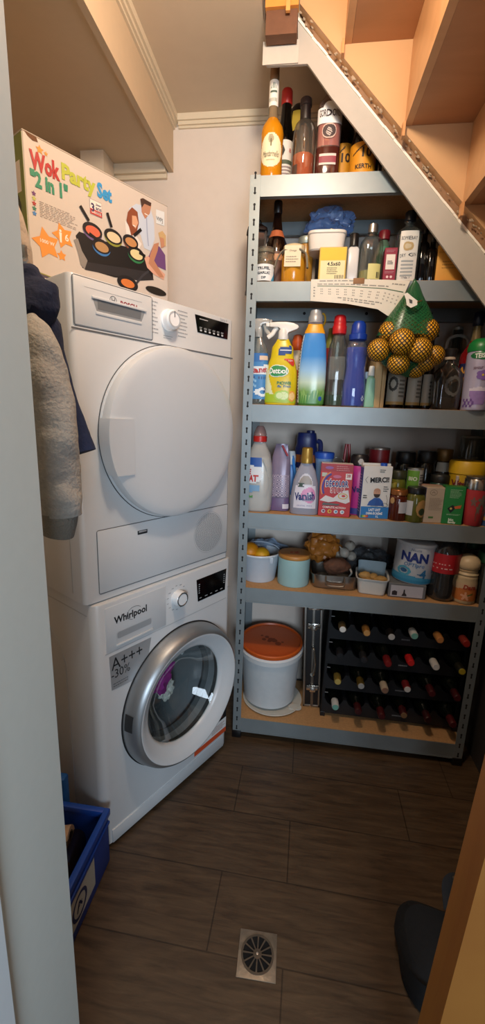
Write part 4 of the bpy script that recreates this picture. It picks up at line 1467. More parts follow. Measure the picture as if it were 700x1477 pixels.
# paper timetable hanging over the second shelf's front edge
pp = [(449, 403), (500, 402), (560, 403.5), (592, 405)]
pbm = [(448, 434), (500, 438), (545, 446), (568, 461)]
n = 24
tpv, btv = [], []
for i in range(n+1):
    t = i/n
    def ip(P, t):
        u = t*(len(P)-1)
        j = min(int(u), len(P)-2)
        return (P[j][0]+(P[j+1][0]-P[j][0])*(u-j), P[j][1]+(P[j+1][1]-P[j][1])*(u-j))
    a, b_ = ip(pp, t), ip(pbm, t)
    tpv.append(at(a[0], a[1], Y=1.5705))
    btv.append(at(b_[0], b_[1], Y=1.566-.012*math.sin(t*PI)-.016*t**3))
PT = thing('paper_timetable', 'printed white paper timetable hanging from the front edge of the second shelf', 'paper', tuple(tpv[0]))
o0 = tpv[0]
J = 8


def pap(u, v, off=.0):
    i = min(int(u*n), n-1)
    t = u*n-i
    a = tpv[i].lerp(tpv[i+1], t)
    b_ = btv[i].lerp(btv[i+1], t)
    q = a.lerp(b_, v)-o0
    return (q.x, q.y-off, q.z)


g = G().put([pap(i/n, j/J) for j in range(J+1) for i in range(n+1)], [[j*(n+1)+i, (j+1)*(n+1)+i, (j+1)*(n+1)+i+1, j*(n+1)+i+1] for j in range(J) for i in range(n)])
obj('sheet', g, m('d8d2c4', .7, var=.03), PT)
g = G()


def pq(g, u0, u1, v0, v1):
    k = max(1, int((u1-u0)*20))
    for i in range(k):
        a, b_ = u0+(u1-u0)*i/k, u0+(u1-u0)*(i+1)/k
        g.put([pap(a, v1, .0008), pap(b_, v1, .0008), pap(b_, v0, .0008), pap(a, v0, .0008)], [[0, 1, 2, 3]])


rd = random.Random(2)
for c in range(12):
    for r_ in range(3):
        u = .09+c*.074
        for k in range(2):
            pq(g, u+k*.014, u+k*.014+.009, .42+r_*.10, .455+r_*.10)
for v, u0, u1 in ((.06, .08, .40), (.20, .06, .72), (.76, .25, .7), (.84, .3, .62), (.10, .75, .95)):
    u = u0
    while u < u1:
        w = rd.uniform(.02, .06)
        pq(g, u, min(u+w, u1), v, v+.035)
        u += w+.012
for r_ in range(4):
    pq(g, .025, .04, .35+r_*.13, .40+r_*.13)
obj('fine_print', g, m('8f8c84', .7), PT, smooth=False)
g = G()
pq(g, .06, .97, .29, .315)
obj('green_rule', g, m('4d6a4c', .7), PT, smooth=False)
q = at(518, 404, Y=1.568)
obj('tape', rbox(q.x-.018-o0.x, q.x+.018-o0.x, -.0045, -.0015, q.z-.012-o0.z, q.z+.006-o0.z, .0008), m('8a6038', .6), PT)

# ======== net of oranges hanging from the second shelf
YO = 1.505
hook = at(600, 404, Y=1.545)
NB = thing('net_bag', 'green net bag full of oranges hanging from the second shelf', 'net bag', tuple(hook))
ORA = [(563, 479, 17, .025, 'upper orange near the paper timetable in the net'), (616, 477, 17.5, .02, 'uppermost orange beside the silver-capped flask in the net'),
       (580, 493, 19, -.03, 'biggest orange at the middle front of the net'), (606, 505, 18, -.028, 'front orange just beside the biggest one in the net'),
       (546, 505, 16.5, .0, 'outermost orange of the net on the toothpaste side'), (627, 513, 15, .03, 'outermost orange of the net on the flask side'),
       (575, 524, 16.5, .0, 'low orange under the biggest one in the net'), (600, 530, 15.5, .045, 'lowest orange hidden deep in the net'), (614, 521, 15.5, .022, 'low orange near the flask in the net'), (592, 478, 15, .06, 'orange behind the others high in the net')]
orm = m('ffb428', .45, bump=.25, sc=160, var=.1)
netm = bpy.data.materials.new('orange_netting')
netm.use_nodes = True
nt = netm.node_tree
N, L = nt.nodes, nt.links
b = N['Principled BSDF']
b.inputs['Base Color'].default_value = lin('3a2406')
b.inputs['Roughness'].default_value = .5
uvn = N.new('ShaderNodeUVMap')
sp = N.new('ShaderNodeSeparateXYZ')
L.new(uvn.outputs[0], sp.inputs[0])


def mth(op, a, b_=None, v=None):
    q = N.new('ShaderNodeMath')
    q.operation = op
    L.new(a, q.inputs[0])
    if b_ is not None:
        L.new(b_, q.inputs[1])
    elif v is not None:
        q.inputs[1].default_value = v
    return q.outputs[0]


def gridline(sgn):
    x = mth('MULTIPLY', sp.outputs[0], v=17)
    y = mth('MULTIPLY', sp.outputs[1], v=9*sgn)
    s_ = mth('ADD', x, y)
    f = mth('FRACT', s_)
    return mth('LESS_THAN', mth('ABSOLUTE', mth('SUBTRACT', f, v=.5)), v=.16)


al = mth('MAXIMUM', gridline(1), gridline(-1))
L.new(al, b.inputs['Alpha'])
for (x, y, r, dy, lb) in ORA:
    c = at(x, y, Y=YO+dy)
    R = (at(x+r, y, Y=YO+dy).x-at(x-r, y, Y=YO+dy).x)/2
    g = loft([(-R*.995*math.cos(PI*i/16), max(.0008, R*math.sin(PI*i/16)*(1-.0)), max(.0008, R*math.sin(PI*i/16))) for i in range(17)], 28)
    o = obj('orange', g, orm, loc=tuple(c))
    o.rotation_euler = (.7+dy*9, .3*(x % 3), x)
    tag(o, lb, 'orange', 'oranges in the net bag')
    g = loft([(-R*1.02*math.cos(PI*i/20), max(.001, R*1.02*math.sin(PI*i/20)), max(.001, R*1.02*math.sin(PI*i/20))) for i in range(21)], 40, False, False)
    g.uv = [(k/40 if k < 40 else 1, i/20*1.0) for i in range(21) for k in range(40)]
    for i in range(21):
        for k in range(40):
            g.uv[i*40+k] = ((k/40 if k <= 20 else (40-k)/40), i/20)
    q = Vector(c)-hook
    g.xf(T3(q.x, q.y, q.z) @ RX(.25) @ RZ(x*.7))
    obj('net_mesh', g, netm, NB)
gnm = bpy.data.materials.new('green_netting')
gnm.use_nodes = True
nt = gnm.node_tree
N, L = nt.nodes, nt.links
b = N['Principled BSDF']
b.inputs['Base Color'].default_value = lin('1c5a34')
b.inputs['Roughness'].default_value = .3
uvn = N.new('ShaderNodeUVMap')
sp = N.new('ShaderNodeSeparateXYZ')
L.new(uvn.outputs[0], sp.inputs[0])


def gridline2(sgn):
    s_ = mth('ADD', mth('MULTIPLY', sp.outputs[0], v=30), mth('MULTIPLY', sp.outputs[1], v=20*sgn))
    return mth('LESS_THAN', mth('ABSOLUTE', mth('SUBTRACT', mth('FRACT', s_), v=.5)), v=.17)


al = mth('MAXIMUM', gridline2(1), gridline2(-1))
L.new(mth('MULTIPLY_ADD', al, v=.40), b.inputs['Alpha'])
for q in N:
    if q.type == 'MATH' and q.operation == 'MULTIPLY_ADD':
        q.inputs[2].default_value = .55
secs = []
for (px_, py_, hw, dz) in ((600, 404, 1.5, .0), (600, 409, 5, .0), (598, 425, 14, -.003), (595, 445, 26, -.008), (592, 462, 36, -.012), (588, 485, 46, -.012), (588, 505, 47, -.01), (590, 525, 36, -.005), (592, 538, 16, 0), (592, 543, 3, .01)):
    c = at(px_, py_, Y=YO+.02)
    hwm = at(px_+hw, py_, Y=YO+.02).x-c.x
    secs.append((c.z-hook.z, hwm, min(hwm, .085)*.62, 2, c.x-hook.x, YO+.028-hook.y))
top = secs[:6]
g = loft(top[::-1], 48, False, False)
k_ = len(top)
g.uv = [(k/48 if k <= 24 else (48-k)/48, i/k_*1.1) for i in range(k_) for k in range(48)]
g.v = [(x+.004*noise.noise(Vector((x*60, y*60, z*40))), y+.006*noise.noise(Vector((x*50, y*50, z*40+3))), z) for x, y, z in g.v]
obj('net_top', g, gnm, NB)
low = secs[6:]
g = loft(low[::-1], 48, False, False)
g.uv = [(k/48 if k <= 24 else (48-k)/48, i/4) for i in range(len(low)) for k in range(48)]
g.v = [(x, y+.02, z) for x, y, z in g.v]
obj('net_bottom', g, gnm, NB)
obj('hanging_loop', tube(spline([(0, .0, -.01), (0, .012, .004), (0, .024, .006), (0, .030, -.01)], 5), .0025, 8), m('1c5a34', .5), NB)


def nl_(px_, py_, Y=YO-.035):
    q = at(px_, py_, Y=Y)-hook
    return (q.x, q.z)


ty = YO-.035-hook.y
tg = [nl_(*q) for q in ((583, 424), (588, 422), (595, 428), (603, 434), (602, 440), (593, 444), (587, 440), (586, 432))]
obj('tag', poly(tg, ty, .0006), m('e4ddd2', .6), NB, smooth=False)
tb = [nl_(*q) for q in ((590, 431), (595, 433), (595, 438), (591, 437))]
art(NB, 'barcode', poly(tb, ty-.001), m('4a4a48', .6))
obj('metal_clip', tube([(nl_(602, 436)[0], ty, nl_(602, 436)[1]), (nl_(611, 431)[0], ty+.02, nl_(611, 431)[1])], .002, 8), m('8a6a3a', .4, .7), NB)
# ======== third shelf: cleaning bottles
Y = 1.618
spb = [(0, .95), (.02, 1), (.42, 1), (.55, .82), (.62, .60), (.70, .44), (.74, .36)]


def trigger(T, W, H, zb, mat, dirx=-1, s=1.0):
    """spray head: collar, body, nozzle to dirx and trigger"""
    c = obj('collar', lathe([(W*.20, zb), (W*.21, zb+.002), (W*.19, zb+.025*s), (W*.15, zb+.034*s)], 24), mat, T)
    zt = H
    h = zt-zb
    prof = [(dirx*W*.55, zb+h*.72), (dirx*W*.56, zb+h*.96), (dirx*W*.25, zt), (-dirx*W*.12, zt), (-dirx*W*.38, zb+h*.94), (-dirx*W*.56, zb+h*.82), (-dirx*W*.60, zb+h*.70), (-dirx*W*.52, zb+h*.60), (-dirx*W*.2, zb+h*.42), (-dirx*W*.16, zb+h*.22), (dirx*W*.14, zb+h*.22), (dirx*W*.12, zb+h*.60), (dirx*W*.2, zb+h*.70)]
    g = poly(prof, -.011*s, .022*s)
    bm = to_bm(g)
    bmesh.ops.recalc_face_normals(bm, faces=bm.faces)
    bmesh.ops.bevel(bm, geom=bm.edges[:], offset=.0022*s, segments=2, affect='EDGES', profile=.5)
    hd = obj('spray_head', from_bm(bm), mat, T)
    obj('nozzle', rbox(min(dirx*W*.56, dirx*W*.70), max(dirx*W*.56, dirx*W*.70), -.008*s, .008*s, zb+h*.74, zb+h*.94, .002), mat, hd)
    tp = spline([(dirx*W*.26, 0, zb+h*.72), (dirx*W*.36, 0, zb+h*.55), (dirx*W*.44, 0, zb+h*.34), (dirx*W*.62, 0, zb+h*.14)], 5)
    obj('trigger', tube(tp, [(.004*s, .007*s)]*len(tp), 10), mat, hd)


# glass cleaner
T, s, W, H = bottle('glass_cleaner', 'clear glass cleaner spray bottle with blue label beside the rack post', 'spray bottle', (354.5, 385, 460, 582), Y, Z3,
    [(0, .95), (.02, 1), (.55, 1), (.66, .86), (.74, .55), (.80, .34)], clear('dfe4e2', .10, .05, .5), liq=None, d=.6, e=3)
trigger(T, W*.85, H, H*.79, clear('dcdad4', .55, .1, .4), 1, 1.0)
obj('dip_tube', tube([(0, 0, .01), (.003, 0, H*.8)], .003, 8), clear('e8e8e4', .5), T)
lab(T, s, H, .06, .60, m('3f86c2', .4), 1.3)
obj('label_print', patch(s, -1.3, 1.3, .45*H, .60*H, .0012, 20, 6, lambda u, v: v > .5*u-.3), m('2e6fb4', .4), T)
obj('label_print', patch(s, -1.2, 1.2, .33*H, .47*H, .0016, 20, 6, lambda u, v: abs(v-.2*u) < .75), m('dfe8ee', .4), T)
twrap(T, 'Instanet', .026, s, .405*H, m('b8332c', .5), off=.0028, bold=.03, rot=.08, a0=-.1, fit=(W*1.0, .022))
obj('label_print', patch(s, .1, 1.1, .52*H, .57*H, .0018, 10, 2), m('e2c8b0', .4), T)
obj('label_print', patch(s, -.1, 1.1, .09*H, .20*H, .0018, 16, 10, lambda u, v: abs(u*u+v*v-.6) < .35), m('e6eef2', .4), T)
obj('label_print', patch(s, -1.2, .0, .2*H, .32*H, .0018, 16, 8, lambda u, v: int((u+v*.5+3)*4) % 2 == 0), m('8fc0e2', .4), T)
twrap(T, '2', .022, s, .17*H, m('27407c', .5), a0=.7, off=.003, bold=.03)
obj('fine_print', patch(s, -1.0, .9, .30*H, .33*H, .0018, 18, 2, lambda u, v: int((u+1)*9) % 2 == 0), m('3c5a8c', .5), T)

o = tag(obj('sponge_pack', rbox(-.02, .02, 0, .06, 0, .085, .004), m('2d8d8a', .5), loc=(at(380, 560, Y=1.72).x, 1.74, Z3)), 'teal sponge pack standing behind the glass cleaner', 'sponge pack')
obj('band', rbox(-.0205, .0205, -.0005, .0605, .03, .05, .004), m('d9d5c8', .6), o)

# lemon spray
T, s, W, H = bottle('kitchen_spray', 'yellow kitchen spray bottle with white trigger head and lime picture', 'spray bottle', (381, 427, 465, 583), Y-.005, Z3,
    [(0, .95), (.02, 1), (.30, 1), (.42, .96), (.54, .80), (.58, .72), (.70, .66), (.76, .46), (.80, .36)], m('d9c11a', .3, var=.03), d=.55, e=2.8)
trigger(T, W*.78, H, H*.79, m('eeeae2', .35), -1, 1.1)
obj('label', patch(s, -1.35, -.15, .05*H, .48*H, .0008, 16, 14, lambda u, v: u+v*.7 < .3), m('dfe6c0', .4), T)
obj('label', patch(s, -1.2, 1.1, .025*H, .16*H, .001, 20, 8, lambda u, v: v < .4-.5*u), m('a9c62e', .4), T)
obj('brand_disc', patch(s, -.75, .35, .335*H, .485*H, .0014, 24, 24, lambda u, v: u*u+v*v < 1), m('e6efe0', .4), T)
obj('brand_disc', patch(s, -.68, .28, .345*H, .475*H, .002, 24, 24, lambda u, v: u*u+v*v < 1), m('2f9150', .4), T)
twrap(T, 'Dettol', .0215, s, .41*H, m('f0f4ee', .4), a0=-.2, off=.0028, bold=.03, fit=(W*.42, .019))
obj('flag', patch(s, .1, 1.05, .46*H, .56*H, .0014, 14, 10, lambda u, v: v > -.9+abs(u-.4)*1.2), m('c9372a', .4), T)
twrap(T, 'NEW', .009, s, .535*H, m('f3e6d8', .4), a0=.6, off=.0024)
obj('blue_panel', patch(s, -.2, .9, .60*H, .72*H, .0014, 12, 6, lambda u, v: abs(v-.3*u) < .75), m('2a4a8c', .4), T)
obj('blue_panel', patch(s, -.1, .8, .655*H, .667*H, .002, 10, 1), m('e2e8ee', .4), T)
twrap(T, 'POWER', .0135, s, .265*H, m('2f7a46', .4), a0=.22, off=.002, bold=.03, fit=(W*.34, .011))
twrap(T, '& Fresh', .012, s, .225*H, m('3a6a9a', .4), a0=.22, off=.002, bold=.02)
for a0, zf, hx, hi in ((.15, .11, 'a8cf4e', 'd9ecae'), (.72, .105, 'e8a33c', 'f3cf8a')):
    obj('fruit_print', patch(s, a0-.38, a0+.34, (zf-.065)*H, (zf+.065)*H, .0018, 18, 18, lambda u, v: u*u+v*v < 1), m(hx, .4), T)
    obj('fruit_print', patch(s, a0-.28, a0+.24, (zf-.048)*H, (zf+.048)*H, .0024, 18, 18, lambda u, v: u*u+v*v < 1 and abs(math.sin(3*math.atan2(v, u))) > .12), m(hi, .4), T)

T, s, W, H = bottle('floor_cleaner', 'bottle with orange cap and red label half hidden behind the yellow spray', 'bottle', (412, 438, 483, 582), 1.72, Z3, [(0, .95), (.02, 1), (.6, 1), (.74, .7), (.80, .4)], m('c9bca8', .4), [([(.78, .5), (.80, .62), (.9, .66), (.985, .5), (1, .3)], m('d0541e', .4), 2)])
lab(T, s, H, .1, .5, m('b9402c', .5), 1.3)

# softener
T, s, W, H = bottle('fabric_softener', 'tall blue softener bottle with grey cap and green grass print', 'bottle', (427, 468, 447, 585), Y-.01, Z3,
    [(0, .86), (.02, .92), (.25, 1.0), (.45, .96), (.65, .85), (.78, .68), (.82, .56), (.86, .48)], zramp([(0, '4a7a34'), (.12, '79a656'), (.2, 'c6dcc8'), (.30, '9cc8ea'), (.42, '4a94dc'), (1, '3a80cc')], .40, .22), [([(.86, .44), (.865, .50), (.93, .50), (.94, .44), (.99, .40), (1, .3)], m('a9abad', .35, .3), 2)], d=.62, e=2.6, n=40)
obj('orange_shoulder', loft([(q[0], q[1]*1.012, q[2]*1.012, 2.6) for q in [sat(s, z*H) for z in (.755, .78, .82, .855)]], 36), m('e3a01e', .35), T)
obj('label_print', patch(s, -1.0, 1.5, .02*H, .24*H, .001, 150, 30, lambda u, v: v < .75*abs(math.sin(u*14+v*.6))**.5*math.cos(u*5)**2-.25), m('8ab464', .35), T)
obj('label_print', patch(s, -1.0, 1.4, .02*H, .20*H, .0015, 150, 30, lambda u, v: v < 1.2*abs(math.sin(u*19+1-v*.8))-.9+.3*math.cos(u*6)), m('4c8a3c', .35), T)
obj('white_strip', patch(s, -1.55, -1.05, .03*H, .74*H, .0013, 6, 16), m('d4dde2', .4), T)
obj('fine_print', patch(s, -1.45, -1.15, .06*H, .7*H, .0018, 4, 40, lambda u, v: int((v+1)*20) % 2 == 0), m('55646e', .5), T)
obj('label_print', patch(s, .45, .8, .05*H, .10*H, .002, 10, 8, lambda u, v: u*u+v*v < 1), m('2a5aa8', .4), T)
q = at(466, 455, Y=1.69)
T = thing('brush', 'slim brush with yellow hanging loop standing behind the blue softener', 'brush', (q.x, 1.69, Z3))
hz = q.z-Z3
obj('handle', tube([(0, 0, .03), (0, 0, hz-.035)], [.010, .006], 10), m('c9961e', .4), T)
obj('loop', tube([(.010*math.cos(i*PI/8), 0, hz-.015+.021*math.sin(i*PI/8)) for i in range(17)], .0035, 8), m('c9961e', .4), T)
obj('bristles', loft([(0, .022, .018), (.03, .02, .016), (.04, .012, .01)], 20), m('a89a7a', .9, bump=.8, sc=200), T)

BTL = [(0, .92), (.015, 1), (.12, 1), (.25, .92), (.38, 1), (.55, .96), (.68, .86), (.76, .62), (.80, .52)]
T, s, W, H = bottle('dish_soap', 'clear bottle with red cap and a little green soap left', 'bottle', (467, 496, 455, 585), Y, Z3, BTL, clear('c4c8c2', .08, .04, .55), [([(.79, .54), (.80, .68), (.88, .70), (.89, .62), (.92, .62), (.985, .56), (1, .4)], m('c01f24', .35), 2)], liq=(.015, .13, m('0f5a30', .15)), d=.7, e=2.4)
obj('label', patch(s, -.8, .8, .30*H, .55*H, .001, 10, 6), clear('d8dcd8', .18, .1, .3), T)  # no printed label: pale film patch imitating a soft highlight on the bottle
T, s, W, H = bottle('stain_spray', 'narrow yellow-green and red bottle between softener and red-capped soap', 'bottle', (463, 478, 474, 584), 1.70, Z3, [(0, .95), (.02, 1), (.8, 1), (.92, .6), (1, .5)], m('8e8a3a', .4))
lab(T, s, H, .2, .75, m('9a3030', .5), 1.3)
T, s, W, H = bottle('detergent_bottle', 'clear bottle of deep blue liquid with blue cap', 'bottle', (490, 526, 464, 587), Y-.008, Z3, [(0, .92), (.015, 1), (.25, .98), (.38, .86), (.48, .82), (.58, .88), (.70, .88), (.76, .7), (.79, .5)], clear('c0cbe0', .10, .04, .5), [([(.78, .54), (.79, .70), (.85, .72), (.86, .60), (.96, .56), (1, .4)], m('1c3f9e', .3), 2)], liq=(.015, .70, m('1a4fd0', .15, var=.05)), d=.7, e=2.4)
obj('emblem', patch(s, .5, .85, .06*H, .14*H, .0014, 10, 10, lambda u, v: .5 < abs(u)+abs(v) < 1), m('c8d4ea', .4), T)
# toothpaste box and tube
T, W, H = carton('toothpaste_box', 'small pale blue printed box behind the mint tube', 'box', (515, 532, 536, 586), 1.625, Z3, .03, m('9fb9d2', .5))
fp(T, 'front_print', -W*.3, W*.3, H*.2, H*.8, m('3a4a8c', .5))
fp(T, 'front_print', -W*.2, W*.2, H*.3, H*.6, m('d4dce6', .5), -.0011)
X, W, H = place(524, 539, 528, 587, 1.60, Z3)
T = thing('toothpaste_tube', 'mint green tube with white cap standing beside the blue detergent', 'tube', (X, 1.60, Z3))
obj('body', loft([(0, W*.5, .003, 4), (H*.3, W*.48, .010, 3), (H*.7, W*.4, .013, 2), (H*.76, W*.2, .006, 2)], 28), m('8fc4a8', .4), T)
obj('cap', lathe([(W*.26, H*.76), (W*.30, H*.77), (W*.26, H*.98), (W*.2, H)], 20), m('e2e6e0', .4), T)
obj('fold', rbox(-W*.5, W*.5, -.004, .004, 0, .010, .001), m('7ab498', .4), T)
# boards
for i, (xl, xr, yt, Yb, lb) in enumerate(((536, 553, 512, 1.60, 'pale wooden board on edge between mint tube and dark bottles'),)):
    X, W, H = place(xl, xr, yt, 588, Yb, Z3)
    T = thing('wooden_board', lb, 'board', (X, Yb, Z3))
    obj('board', rbox(-W*.5, W*.15, 0, .2, 0, H, .002), grain('b99a6a', 'd2b584', .6, (20, 20, 2), .05), T)
    obj('board', rbox(W*.17, W*.5, .0, .2, 0, H*.97, .002), grain('a98a5c', 'c2a474', .6, (20, 20, 2), .05), T)
# three dark bottles with white labels
for xl, xr, yt, lb in ((553, 581, 478, 'dark bottle with pale label beside the wooden board'), (582, 604, 480, 'dark bottle with pale label in the middle of three under the oranges'), (604, 620, 482, 'dark bottle with pale label beside the flask')):
    T, s, W, H = bottle('beer_bottle', lb, 'bottle', (xl, xr, yt, 588), 1.66, Z3, [(0, .95), (.02, 1), (.55, 1), (.68, .8), (.78, .45), (1, .38)], m('0d0908', .15), [([(.93, .42), (.94, .48), (.99, .46), (1, .3)], m('2a2018', .4, .6), 2)], group='three dark bottles under the oranges')
    lab(T, s, H, .05, .47, m('a8a294', .5), 1.1)
    lab(T, s, H, .05, .09, m('a8864a', .5), 1.1, .0012, 'label_band')
    if xl == 553:
        obj('emblem', patch(s, -.9, .1, .22*H, .42*H, .0014, 18, 18, lambda u, v: abs(u*u+v*v-.6) < .3), m('3a352e', .6), T)
    obj('fine_print', patch(s, .2, .9, .15*H, .4*H, .0014, 10, 10, lambda u, v: int((v+1)*5) % 2 == 0), m('6a655a', .6), T)
# flask
T, s, W, H = bottle('flask', 'rounded clear glass flask with dark stopper and amber rest beside the oranges', 'bottle', (618, 662, 503, 590), 1.625, Z3,
    [(0, .86), (.03, .93), (.15, .95), (.45, 1), (.60, .95), (.68, .70), (.74, .40), (.78, .30), (.86, .28)], clear('a9a7a0', .05, .05, .55), [([(.86, .24), (.87, .34), (.98, .42), (1, .36)], m('181210', .5), 2)], liq=(.03, .20, m('4a2c12', .15)), d=.55, e=2.6, n=36)
obj('collar', lathe([(W*.16, H*.82), (W*.17, H*.83), (W*.17, H*.86), (W*.15, H*.865)], 20), m('cdb9a2', .5), T)
obj('crest', patch(s, -.2, .7, .22*H, .56*H, .001, 18, 18, lambda u, v: abs(u*u+v*v-.7) < .25), m('5c5a55', .4), T)
T, s, W, H = bottle('swing_top_bottle', 'clear bottle with white wire clamp behind the flask', 'bottle', (624, 668, 470, 590), 1.80, Z3, [(0, .95), (.02, 1), (.5, 1), (.65, .7), (.75, .38), (.95, .32)], clear('9aa09a', .08, .05, .5))
obj('stopper', lathe([(W*.12, H*.93), (W*.15, H*.95), (W*.15, H*.985), (W*.06, H)], 20), m('8c8c86', .3, .4), T)
obj('wire_clamp', tube(spline([(-W*.36, -.01, H*.70), (-W*.30, -.014, H*.84), (0, -.016, H*.88), (W*.30, -.014, H*.84), (W*.36, -.01, H*.70)], 6), .006, 8), m('b9b7b0', .35), T)
# aperitif
T, s, W, H = bottle('aperitif_bottle', 'bright red aperitif bottle with dark blue label and dark neck', 'bottle', (653, 692, 450, 590), 1.68, Z3, [(0, .95), (.02, 1), (.48, 1), (.58, .95), (.66, .6), (.72, .36), (.78, .30), (1, .29)], m('7c1418', .1, var=.05), [([(.86, .32), (.87, .38), (.985, .38), (1, .3)], m('14162c', .35), 2)])
obj('neck', loft(S(W, H, [(.70, .40), (.76, .33), (.86, .31)]), 20), clear('b9a878', .3), T)
lab(T, s, H, .12, .46, m('c76a24', .5), 1.35)
obj('label_band', patch(s, -1.35, 1.35, .34*H, .48*H, .0014, 18, 3), m('1c2454', .5), T)
twrap(T, 'APEROL', .030, s, .41*H, m('e0a03a', .5), a0=-.15, off=.0026, bold=.03, shear=.2)
obj('label_print', patch(s, -1.2, -.3, .14*H, .33*H, .0014, 12, 4, lambda u, v: int((u+1)*6) % 2 == 0), m('7a9a3a', .5), T)
# syrup can
T, s, W, H = bottle('syrup_can', 'lavender violet syrup can with green cap at the end of the third shelf', 'can', (662, 703, 489, 594), 1.60, Z3, [(0, .88), (.015, .92), (.06, .90), (.4, .94), (.62, .96), (.78, .95), (.82, .9)], m('b4aec8', .3, .2, var=.06, sc=20), [([(.815, .90), (.82, .96), (.87, .98), (.94, .90), (.99, .66), (1, .5)], m('1e7a3c', .35), 2)], n=36)
obj('brand_band', patch(s, -1.1, 1.1, .70*H, .815*H, .0012, 24, 16, lambda u, v: u*u+v*v < 1), m('1f6a3c', .4), T)
twrap(T, 'TEISSEIRE', .0150, s, .757*H, m('e9efe6', .4), off=.0026, bold=.03, rot=.06, fit=(W*.72, .015))
twrap(T, 'saveur Violette', .012, s, .60*H, m('6a3a4a', .5), off=.002, shear=.25, rot=.06, fit=(W*.72, .012))
fl_ = m('7a5aa4', .4)
for k in range(5):
    w = 2*PI*k/5
    obj('flower_print', patch(s, -.05+.22*math.cos(w)-.24, -.05+.22*math.cos(w)+.24, (.49+.036*math.sin(w)-.036)*H, (.49+.036*math.sin(w)+.036)*H, .0014+.0002*k, 12, 12, lambda u, v: u*u+v*v < 1), fl_, T)
obj('flower_print', patch(s, -.13, .03, .475*H, .505*H, .0028, 8, 8, lambda u, v: u*u+v*v < 1), m('c9b03a', .4), T)
obj('glass_print', patch(s, -.9, .6, .08*H, .30*H, .0012, 16, 10, lambda u, v: abs(u) < .8+.15*v), m('9478b4', .4, var=.3, sc=60), T)
obj('glass_print', patch(s, -.85, .55, .27*H, .34*H, .0016, 16, 6, lambda u, v: v < .8-abs(u)), m('d6cfe0', .4, var=.1), T)
obj('berry_print', patch(s, -1.3, -.4, .04*H, .16*H, .0018, 18, 10, lambda u, v: math.sin(u*9)*math.cos(v*4) > -.1), m('6a4a8e', .4, var=.2), T)
obj('badge', patch(s, .45, 1.0, .18*H, .27*H, .0018, 16, 16, lambda u, v: u*u+v*v < 1), m('1f5a34', .4), T)
T, s, W, H = bottle('wine_bottle', 'dark red bottle with white label behind the syrup can', 'bottle', (688, 716, 460, 592), 1.72, Z3, [(0, .95), (.02, 1), (.6, 1), (.7, .8), (.8, .4), (1, .36)], m('4a1216', .15))
lab(T, s, H, .1, .4, m('b9b2a4', .5), 1.2)

# ======== fourth shelf
Y = 1.628
LC = [(0, .88), (.015, .95), (.12, 1.0), (.35, 1.0), (.55, .90), (.68, .74), (.76, .52), (.80, .42), (.83, .42)]
T, s, W, H = bottle('laundry_bottle', 'milky white laundry liquid bottle with red cap and blue label by the rack post', 'bottle', (350, 392, 614, 740), Y, Z4, LC, clear('e0e0de', .45, .2, .3), [([(.815, .36), (.82, .46), (.88, .47), (.885, .42)], m('c02a26', .35), 2)], liq=(.015, .64, m('f0f0ea', .4)), d=.72, e=2.5, n=40)
obj('cap_dome', loft(S(W, H, [(.885, .41), (.90, .44), (.94, .38), (.985, .26), (1, .18)]), 24), clear('d8b4ae', .45), T)
obj('label', patch(s, -1.2, .35, .30*H, .62*H, .0012, 24, 16, lambda u, v: v > -.8+.4*u*u and u < .9-.35*abs(v)), m('e2e6ea', .4), T)
obj('label_print', patch(s, -1.2, .2, .50*H, .64*H, .0016, 20, 8, lambda u, v: v > -.2-.4*u), m('2a56a4', .4), T)
twrap(T, 'LE', .0215, s, .475*H, m('c0302c', .5), a0=-.62, off=.003, bold=.04, fit=(W*.22, .020))
twrap(T, 'CHAT', .0215, s, .40*H, m('c0302c', .5), a0=-.50, off=.003, bold=.04, fit=(W*.52, .026))
obj('label_print', patch(s, -1.2, .1, .18*H, .32*H, .0014, 20, 8, lambda u, v: v > .3*u*u-.2), m('7fa8cc', .4), T)
obj('label_print', patch(s, -1.0, -.2, .17*H, .23*H, .0017, 12, 6, lambda u, v: v < .4*math.sin(u*7)), m('5a9a5a', .4), T)
hp = [(W*.16, H*.62), (W*.30, H*.50), (W*.36, H*.36), (W*.32, H*.22), (W*.24, H*.18)]
obj('grip_hollow', tube(spline([(x, -math.sqrt(max(0, 1-(x/(W*.47))**2))*W*.36*1.0-.001, z) for x, z in hp], 5), [(.004, .0015)]*21, 8), m('b4b4b0', .4), T)
# purple refill pouch
X, W, H = place(387, 417, 640, 739, 1.66, Z4)
T = thing('refill_pouch', 'purple-grey flexible refill pouch beside the white laundry bottle', 'pouch', (X, 1.66, Z4))
g = loft([(0, W*.48, .028, 3), (.01, W*.5, .03, 3), (H*.5, W*.48, .026, 2.4), (H*.8, W*.42, .012, 2.4), (H*.97, W*.3, .003, 2.4), (H, W*.28, .002, 2.4)], 36)
g.v = [(x+.003*noise.noise(Vector((x*50, y*50, z*40))), y+.004*noise.noise(Vector((x*60, y*60, z*50))), z) for x, y, z in g.v]
obj('pouch', g, m('85788f', .3, .1, var=.2, sc=25), T)
s = [(0, W*.48, .030, 3), (.01, W*.5, .032, 3), (H*.5, W*.48, .028, 2.4), (H*.8, W*.42, .016, 2.4)]
obj('front_print', patch(s, -1.0, 1.0, .22*H, .55*H, .002, 24, 24, lambda u, v: int((u+2)*9) % 2 == int((v+2)*9) % 2), m('b9a9ba', .35), T)
obj('front_print', patch(s, -1.1, 1.1, .01*H, .20*H, .002, 20, 4), m('6e5a80', .35), T)
obj('red_edge', tube([(W*.02, -.012, H*.98), (W*.30, -.02, H*.83)], .004, 8), m('9a3040', .4), T)
obj('front_print', patch(s, .2, 1.0, .04*H, .11*H, .003, 10, 3), m('d4ccd6', .4), T)
